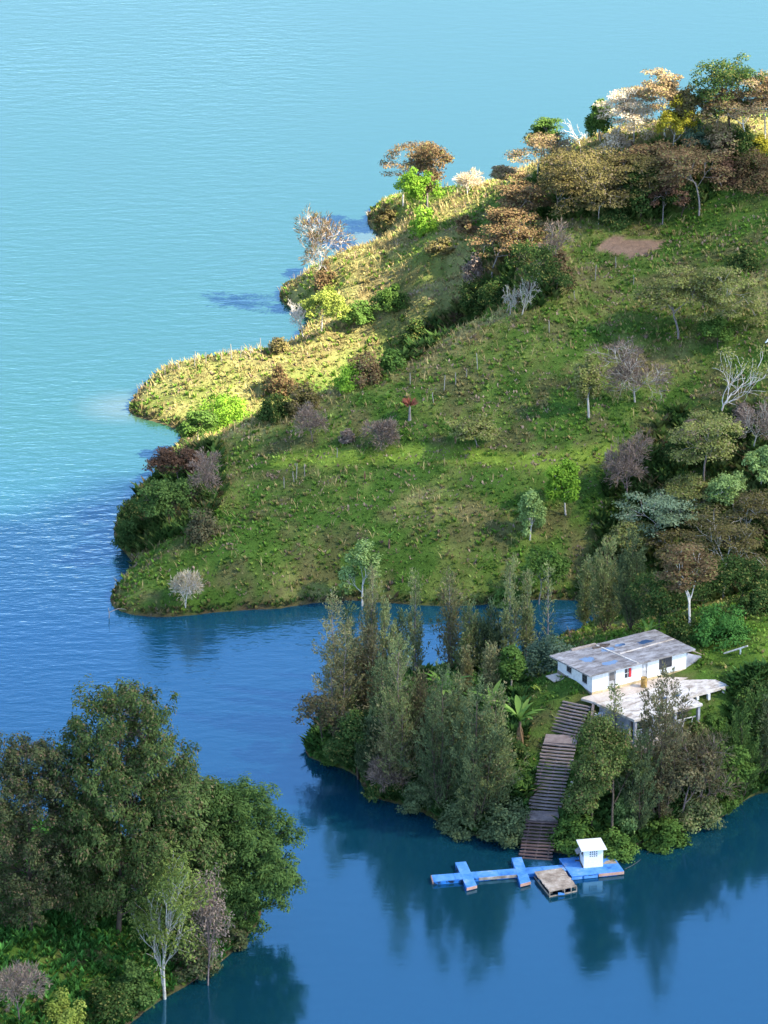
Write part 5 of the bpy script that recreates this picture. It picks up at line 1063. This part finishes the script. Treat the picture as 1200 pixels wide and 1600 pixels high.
P_('casu','casu_dark','bark',1195,1215,1100,80,'feathery_conifer','dark conifer cut by the right edge of the photo','conifer',0)
P_('bush','green',None,1130,1262,1205,60,'shrub','green shrub at the water edge under the deep green conifer','shrub',0)
P_('bush','dark',None,1190,1110,1040,90,'thicket','dark green thicket at the right edge beside the terrace','thicket',2)
P_('bush','green',None,1165,1160,1100,70,'shrub','green shrub right of the side deck','shrub',1)
# -- near left shore
P_('pine','pine_green','bark',382,1452,1228,196,'pine_tree','dark pine leaning out over the water, right of the near grove','tree',1,leaf=0.25)
P_('pine','pine','bark',185,1462,1058,262,'pine_tree','biggest pine of the near grove at lower left','tree',2,leaf=0.25)
P_('pine','pine_olive','bark',48,1455,1140,180,'pine_tree','olive pine at the left edge of the near grove','tree',0,leaf=0.25)
P_('pine','pine_green','bark',325,1452,1212,140,'pine_tree','pine closing the gap left of the leaning one','tree',2,leaf=0.25)
P_('pine','pine','bark',275,1455,1185,160,'pine_tree','middle pine between the biggest one and the leaning one','tree',0,leaf=0.25)
P_('pine','pine','bark',135,1440,1250,120,'pine_tree','low pine in the gap between the olive and the biggest pine','tree',1,leaf=0.25)
P_('euca','limegreen','bark_pale',257,1562,1322,118,'eucalyptus_tree','slender tree with white stems and light green leaves at the near bank','tree',1,leaf=0.27,dens=1.7)
P_('euca','mauve','bark_mauve',325,1540,1356,62,'eucalyptus_tree','thin mauve leaved tree right of the white stemmed one','tree',2,leaf=0.28,dens=0.8)
P_('umbrella','mauve','bark_pale',210,1440,1056,60,'bare_crown_tree','sparse pale tree poking above the biggest pine','tree',0,dens=0.5)
P_('bare','mauve','bark_mauve',30,1604,1504,92,'bare_tree','pinkish grey twiggy tree in the bottom left corner','tree',1,dens=2.5)
P_('bush','lime',None,98,1606,1542,74,'shrub','yellow green bush in the bottom left corner','shrub',2,dens=1.3)
P_('bush','dark',None,165,1590,1525,84,'shrub','dark bush on the near bank right of the yellow green one','shrub',0,dens=1.3)
P_('bush','pine_green',None,210,1560,1490,80,'shrub','green bush under the white stemmed tree','shrub',1,dens=1.3)
P_('bush','pine_olive',None,300,1520,1450,84,'shrub','olive bush behind the thin mauve leaved tree','shrub',2,dens=1.3)
P_('bush','pine_olive',None,365,1478,1430,50,'shrub','small olive bush at the water below the leaning pine','shrub',0)
P_('umbrella','tan','bark_pale',990,225,135,70,'layered_tree','tan tree filling the gap between the whitish tree and the tall layered one','tree',0)
P_('broad','ochre','bark_pale',1085,222,140,70,'leafy_tree','olive tree behind the yellow tree on the crest','tree',1)
P_('broad','green','bark_pale',1070,225,165,40,'leafy_tree','green tree at the right shoulder of the yellow tree','tree',2)
P_('umbrella','brown','bark_pale',1195,232,118,90,'layered_tree','brown tree cut by the right edge on the crest','tree',0)
P_('bush','yellow',None,1190,240,205,50,'shrub','yellow shrub at the right edge of the crest','shrub',0)
P_('bush','tan',None,1130,238,190,60,'shrub','tan scrub under the big tan crest tree','shrub',1)
P_('bush','whitish',None,960,238,195,60,'shrub','pale scrub at the foot of the whitish crest tree','shrub',2)
P_('umbrella','ochre','bark_grey',975,335,240,110,'umbrella_tree','olive umbrella tree right of the widest one in the shaded belt','tree',2,group='umbrella trees below the crest')
P_('umbrella','brown','bark_grey',1060,300,222,110,'umbrella_tree','rusty umbrella tree right below the crest, behind the forked trunk','tree',1,group='umbrella trees below the crest')
P_('umbrella','ochre','bark_grey',880,312,235,100,'umbrella_tree','pale olive umbrella tree just below the crest dip','tree',2,group='umbrella trees below the crest')
P_('umbrella','brown','bark_grey',830,352,280,90,'umbrella_tree','rusty umbrella tree at the lower left of the shaded belt','tree',0,group='umbrella trees below the crest')
P_('umbrella','brown','bark_grey',800,395,325,90,'umbrella_tree','rusty tree above the slope clump','tree',2)
P_('broad','dark','bark',1065,340,285,60,'dark_tree','dark tree behind the thick grey forked trunk','tree',0)
P_('bush','dark',None,960,345,310,70,'shrub','dark shrub under the olive umbrella trees','shrub',1)
P_('umbrella','tan','bark_pale',790,300,262,52,'low_tree','low tan tree left of the broad dusty one','tree',1)
P_('bush','brown',None,730,360,335,46,'shrub','brown scrub on the sunlit slope above the second spur','shrub',1)
P_('bush','ochre',None,690,395,370,46,'shrub','olive scrub on the slope above the second spur','shrub',0)
P_('bush','dark',None,745,480,430,70,'thicket','dark thicket at the left foot of the slope clump','thicket',1)
P_('bush','dark',None,780,470,420,70,'thicket','dark undergrowth beneath the slope clump','thicket',2)
P_('bush','dark',None,1060,720,665,60,'shrub','dark shrub left of the large umbrella tree','shrub',2)
P_('umbrella','ochre','bark_pale',1060,900,830,100,'umbrella_tree','olive umbrella tree behind the russet one','tree',2)
P_('broad','dark','bark',1100,945,865,100,'dark_tree','dark tree left of the round glossy bush','tree',0)
P_('broad','palegreen','bark_white',1190,770,705,60,'pale_green_tree','pale tree at the right edge above the wood','tree',1)
P_('bush','dark',None,1180,955,905,90,'thicket','dark thicket at the right edge above the bright grass','thicket',0)
P_('casu','casu_dark','bark',600,1180,1030,90,'feathery_conifer','dim conifer behind the tall green topped one','conifer',2)
P_('casu','casu_brown','bark',655,1200,1060,90,'feathery_conifer','brownish conifer between the green topped and the drooping one','conifer',0)
P_('casu','casu','bark',715,1210,1065,90,'feathery_conifer','grey conifer left of the pale banana plant','conifer',1)
P_('casu','casu_dark','bark',580,1225,1130,80,'feathery_conifer','dark conifer right of the dense dark tree','conifer',1)
P_('bush','casu_dark',None,720,1300,1245,76,'shrub','dark shrub hanging over the water under the broad dark conifer','shrub',2,dens=1.4)
P_('bush','dark',None,600,1240,1190,70,'shrub','dark shrub at the waterline right of the dense dark tree','shrub',1,dens=1.4)
P_('bush','green',None,805,1220,1180,60,'shrub','green shrub on the slope between banana plant and lower stairs','shrub',0)
P_('bush','dark',None,800,1200,1140,60,'shrub','dark shrub below the largest banana plant','shrub',1)
P_('broad','olivegreen','bark',925,1300,1170,90,'round_tree','rounded tree against the stairs, left of the large one','tree',0,dens=1.5)
P_('bush','green',None,935,1180,1130,70,'shrub','green shrub at the foot of the lower terrace wall','shrub',2,dens=1.3)
P_('broad','casu_brown','bark_mauve',1065,1280,1150,100,'round_tree','brownish tree between the tall brown conifer and the leafless thicket','tree',1)
P_('broad','green','bark',1125,1250,1160,80,'green_tree','green tree behind the leafless thicket','tree',2)
P_('bush','green',None,1040,1318,1270,80,'shrub','green shrub at the waterline below the tall brown conifer','shrub',1,dens=1.3)
P_('bush','green',None,960,1335,1290,80,'shrub','green shrub at the waterline right of the hut','shrub',0,dens=1.3)
P_('casu','pine_green','bark',1180,1180,1090,70,'feathery_conifer','green conifer right of the side deck','conifer',2)
P_('bush','green',None,1118,1150,1112,60,'shrub','green shrub crowding the right corner of the lower storey','shrub',2,dens=1.3)
P_('bush','olivegreen',None,1085,1165,1120,50,'shrub','olive shrub under the side deck','shrub',1)
P_('bush','green',None,1165,1110,1070,60,'shrub','green shrub right of the terrace slab tip','shrub',0)
# banana plants
banana(812,1172,1082,'largest banana plant, standing in the grass left of the stairs',3,10,5,0.5)
banana(822,1250,1222,'small banana shoot beside the lower stairs',5,4,1,0.45)
banana(695,1120,1035,'bright banana plant among the conifers left of the house',8,8,2,0.45)
banana(768,1130,1062,'pale banana plant half hidden by conifers left of the house',9,7,1,0.4)
banana(985,1000,963,'banana leaves showing above the rear edge of the house roof',11,8,0,0.4,base=(24.2, 421.0, 7.9))
banana(608,856,828,'small banana plant in the middle of the lower hillside',13,5,3,0.5)
banana(629,912,892,'stunted banana plant low on the hillside above the inlet',14,3,3,0.6)
banana(712,692,665,'stunted yellow banana plant above the hillside path',15,4,2,0.55)
banana(570,750,728,'thin banana shoot just below the hillside path',16,2,3,0.6)
# red-crowned stump on the ridge
rb_ = ground(640,657); rs = tag(empty('red_crowned_plant', rb_), 'single stalk with a dry red crown on the shaded ridge', 'plant')
V, Fc = tubes([(np.array([[0, 0, -0.2], [0, 0.03, 0.5], [0.02, 0, 1.5]]), [0.22, 0.13, 0.08])], 7); link('stalk', npmesh('stalk', V, Fc, None, True), rs, M['bark_grey'])
M['redleaf'] = leafmat('foliage_red', (0.24, 0.08, 0.05), (0.45, 0.18, 0.12))
rng = np.random.RandomState(2); n = 60; a_ = rng.rand(n) * 6.28; P = np.c_[np.cos(a_) * 0.1, np.sin(a_) * 0.1, 1.4 + rng.rand(n) * 0.3]
V, Fc, col = leaves(rng, P, np.c_[np.cos(a_), np.sin(a_), np.full(n, 0.9)], np.full(n, 0.95), np.full(n, 0.22), rng.rand(n), 0.2); link('crown', npmesh('crown', V, Fc, col), rs, M['redleaf'])
# white bird in the white-branched tree
_vw = [wbt.matrix_basis @ v.co for v in wbt.children[0].data.vertices]; bb = max(_vw, key=lambda v: v.x * 1.0 + v.z * 0.9)
bird = tag(empty('egret', bb), 'white bird perched in the white branched tree', 'bird'); bird.scale = (0.6, 0.6, 0.6)
V, Fc = tubes([(np.array([[-0.3, 0, 0.05], [-0.12, 0, 0.22], [0.05, 0, 0.4], [0.12, 0, 0.52], [0.08, 0, 0.62], [0.12, 0, 0.74], [0.2, 0, 0.78]]), [0.02, 0.12, 0.16, 0.1, 0.05, 0.06, 0.03])], 9); link('body', npmesh('body', V, Fc, None, True), bird, M['hut_white'])
V, Fc = tubes([(np.array([[0.18, 0, 0.77], [0.34, 0, 0.75]]), [0.02, 0.004])], 5); link('beak', npmesh('beak', V, Fc), bird, M['rust']); V, Fc = tubes([(np.array([[0.0, 0, 0.3], [0.02, 0, -0.05]]), [0.015, 0.015])], 5); link('leg', npmesh('leg', V, Fc), bird, M['frame_dark'])

# ================================================================== posts
M['post_white'] = surf('bleached_post', [(0.3, (0.2, 0.18, 0.16)), (0.7, (0.4, 0.37, 0.33))], 3, 0.9, 0)
def post_mesh(h, seed):
    r = np.random.RandomState(seed); z = np.array([-0.3, 0.3 * h, 0.7 * h, h]); V, Fc = tubes([(np.c_[r.normal(0, 0.02, 4), r.normal(0, 0.02, 4), z], [0.05, 0.05, 0.045, 0.035])], 6)
    n = len(V); V = np.r_[V, [[0, 0, h]]]; Fc = np.r_[Fc, [[n - 6 + k, n - 6 + (k + 1) % 6, n, n] for k in range(0)]] if False else Fc
    return npmesh('fence_post', V, Fc, None, True, M['post_white'])
PM = [post_mesh(1.35, 1), post_mesh(1.1, 2), post_mesh(1.7, 3)]
ORD = ['first', 'second', 'third', 'fourth', 'fifth', 'sixth', 'seventh', 'eighth', 'ninth', 'tenth']
def posts(lst, label, group):
    for i, (x, y) in enumerate(lst):
        b = ground(x, y); o = bpy.data.objects.new('fence_post', PM[i % 3]); C.objects.link(o); o.location = b; o.rotation_euler = (random.Random(i).uniform(-0.1, 0.1), random.Random(i + 50).uniform(-0.1, 0.1), i); tag(o, label % ORD[i], 'fence post', group)
posts([(444,765),(459,754),(463,750),(476,744),(527,716)], 'bleached thin post below the left end of the hillside path, %s from the left', 'posts on the lower left hillside')
posts([(641,602),(677,630),(694,612),(712,602),(729,592),(746,578)], 'bleached fence post across the shaded ridge, %s from the left', 'fence line across the shaded ridge')
posts([(258,588),(280,578),(304,573),(322,569),(346,565),(362,562),(376,559),(392,555),(408,552),(420,550)], 'bleached fence post along the crest of the sunlit spur, %s from its tip', 'fence along the sunlit spur')
posts([(858,520),(898,470),(930,440),(962,420),(990,445)], 'bleached post on the upper hillside below the soil patch, %s from the left', 'posts below the soil patch')
sb = at(170,966,0); V, Fc = tubes([(np.array([[0, 0, -0.6], [0.05, 0, 0.5], [-0.02, 0, 1.1]]), [0.05, 0.045, 0.03]), (np.array([[0, 0, 0.6], [0.9, 0.6, 0.75], [1.6, 1.0, 0.5]]), [0.04, 0.035, 0.02])], 6)
tag(link('driftwood_snag', npmesh('driftwood_snag', V, Fc, None, True, M['bark_grey'])), 'dead branch standing in the water at the headland tip', 'snag').location = tuple(sb)

# ================================================================== ground cover
def scatter(n, seed, box_=(-70, 70, 352, 600)):
    r = np.random.RandomState(seed); X = r.uniform(box_[0], box_[1], n); Y = r.uniform(box_[2], box_[3], n); Z = height(X, Y)
    px, py, _ = proj(X, Y, Z); k = (Z > 0.06) & (px > -110) & (px < 1345) & (py < 1680)
    sx = np.interp(Y, [393, 398, 405, 408.5], [13.1, 13.9, 15.8, 17.3]); k &= ~((np.abs(X - sx) < 1.65) & (Y > 390) & (Y < 409))
    lx = (X - H0[0]) * hu[0] + (Y - H0[1]) * hu[1]; ly = (X - H0[0]) * hv[0] + (Y - H0[1]) * hv[1]
    k &= ~((lx > -0.2) & (lx < 10.6) & (ly > -0.4) & (ly < 6.0)); k &= ~inpoly(lx, ly, [T0, (T2[0] - 0.2, T2[1] - 0.5), (T3[0] + 0.3, T3[1] - 0.3), (T4[0] + 0.2, T4[1] - 0.2), T5, (LU + 0.3, 0.2), (-0.5, 0.2)])
    return X[k], Y[k], Z[k], r
def tufts(name, label, n, seed, hgt, nb, bw, colfn, keepfn=None, box_=(-70, 70, 352, 600)):
    X, Y, Z, r = scatter(n, seed, box_)
    if keepfn is not None:
        k = keepfn(X, Y, r); X, Y, Z = X[k], Y[k], Z[k]
    m = len(X); col = colfn(X, Y, r); h = r.uniform(*hgt, m)
    P = np.repeat(np.c_[X, Y, Z - 0.05], nb, 0); hh = np.repeat(h, nb) * r.uniform(0.6, 1.1, m * nb); a = r.rand(m * nb) * 6.28; sp = r.uniform(0.1, 0.75, m * nb)
    d = np.c_[np.cos(a) * sp, np.sin(a) * sp, np.ones(m * nb)]; s = np.c_[-np.sin(a), np.cos(a), np.zeros(m * nb)] * (bw * hh[:, None] * r.uniform(0.7, 1.3, (m * nb, 1)))
    mid = P + d * hh[:, None] * 0.55; tip = P + d * hh[:, None] * [1, 1, 0.0] * 1.35 + np.c_[np.zeros((m * nb, 2)), hh * 0.92]
    V = np.stack([P, mid + s * 0.5, tip, mid - s * 0.5], 1); T = np.arange(4 * m * nb).reshape(-1, 4)
    cc = np.repeat(np.repeat(col, nb, 0) * r.uniform(0.65, 1.4, (m * nb, 1)), 4, 0)
    return tag(link(name, npmesh(name, V.reshape(-1, 3), T, cc, False, M['blades'])), label, None, None, 'stuff')
insoil = lambda X, Y: inpoly(X + (fbm(X, Y, 2, 3) - 0.5) * 1.5, Y + (fbm(X, Y, 2, 4) - 0.5) * 4, SOIL)
def tcolf(X, Y, r):
    c, d = turf(X, Y); c = c * r.uniform(0.85, 1.45, (len(X), 1)); k = r.rand(len(X)) < (0.1 + 0.25 * d) * (polydist(X, Y, PATH) > 1.2); c[k] = np.array([0.36, 0.29, 0.12]) * r.uniform(0.6, 1.2, (k.sum(), 1)); k2 = (fbm(X, Y * 2.5, 1.5, 51, 2) > 0.66) & (Y > 445); c[k2] = np.array([0.34, 0.25, 0.18]) * r.uniform(0.7, 1.3, (k2.sum(), 1)); k3 = r.rand(len(X)) < 0.12; c[k3] *= 0.55; return c
def keep_grass(X, Y, r):
    return ~insoil(X, Y)
tufts('meadow_grass', 'short green and straw grass covering the hillsides', 320000, 5, (0.14, 0.42), 2, 0.5, tcolf, keep_grass)
def dry_keep(X, Y, r):
    c, d = turf(X, Y); return (r.rand(len(X)) < 0.14 + np.clip(d - 0.25, 0, 1) * 0.8) & (Y > 440) & ~insoil(X, Y)
tufts('dry_grass_stalks', 'tall straw coloured grass stalks on the crests', 120000, 8, (0.4, 1.05), 4, 0.07, lambda X, Y, r: np.array([0.42, 0.33, 0.15]) * r.uniform(0.6, 1.2, (len(X), 1)) * np.array([1, 1, 1]), dry_keep)
def herb_col(X, Y, r):
    base = np.array([[0.1, 0.21, 0.03], [0.14, 0.26, 0.04], [0.22, 0.3, 0.06], [0.3, 0.25, 0.1], [0.24, 0.17, 0.12]])
    n_ = fbm(X, Y, 5, 60); i = np.clip((n_ * 5.2 - 0.6 + r.normal(0, 0.7, len(X))).astype(int), 0, 4); return base[i]
tufts('hillside_herbs', 'leafy herbs and low scrub dotted over the hillsides', 70000, 11, (0.2, 0.55), 8, 0.5, herb_col, lambda X, Y, r: (fbm(X, Y, 7, 71) + r.normal(0, 0.14, len(X)) > 0.5) & ~insoil(X, Y))
tufts('bank_scrub', 'dense leafy scrub over the wooded banks', 36000, 14, (0.5, 1.3), 10, 0.42, lambda X, Y, r: np.array([0.055, 0.115, 0.03]) * r.uniform(0.6, 1.8, (len(X), 1)), lambda X, Y, r: ((X > -12) & ((X < 12.5) | (Y < 403)) | (X > 31) & (Y < 413)), (-12, 60, 385, 436))
tufts('fern_carpet', 'bright green ferns covering the ground under the near pines', 16000, 17, (0.4, 1.0), 10, 0.28, lambda X, Y, r: np.array([0.07, 0.19, 0.04]) * r.uniform(0.5, 1.5, (len(X), 1)), None, (-60, -4, 352, 418))


WOODS = [[ground(x, y)[:2] for x, y in L] for L in ([(950,760),(1000,690),(1060,640),(1215,640),(1215,930),(1090,985),(960,960),(900,930),(930,850)], [(790,340),(830,285),(900,250),(1000,240),(1215,236),(1215,285),(1060,340),(960,350),(860,350)], [(725,470),(740,400),(800,385),(880,420),(870,470),(820,492),(770,490)], [(190,850),(215,780),(280,715),(340,700),(350,780),(310,850),(240,860)], [(590,590),(640,535),(700,485),(745,455),(740,505),(690,535),(640,565)])]
def wood_col(X, Y, r):
    base = np.array([[0.05, 0.1, 0.025], [0.08, 0.14, 0.035], [0.13, 0.17, 0.05], [0.19, 0.16, 0.07], [0.17, 0.12, 0.075]]); i = np.clip((fbm(X, Y, 4, 90) * 5.5 - 0.8 + r.normal(0, 0.8, len(X))).astype(int), 0, 4); return base[i]
tufts('wood_undergrowth', 'tangled undergrowth between the trees on the slopes', 60000, 23, (0.5, 1.6), 12, 0.34, wood_col, lambda X, Y, r: np.any([inpoly(X, Y, w) for w in WOODS], axis=0) & (fbm(X, Y, 3, 95) > 0.36), (-40, 62, 438, 560))

tufts('shore_scrub', 'low weeds and roots hanging over the waterline', 260000, 29, (0.25, 0.75), 5, 0.4, lambda X, Y, r: np.array([[0.07, 0.12, 0.03], [0.1, 0.16, 0.04], [0.16, 0.12, 0.07], [0.13, 0.13, 0.05]])[r.randint(0, 4, len(X))] * r.uniform(0.6, 1.3, (len(X), 1)), lambda X, Y, r: height(X, Y) < 0.55)
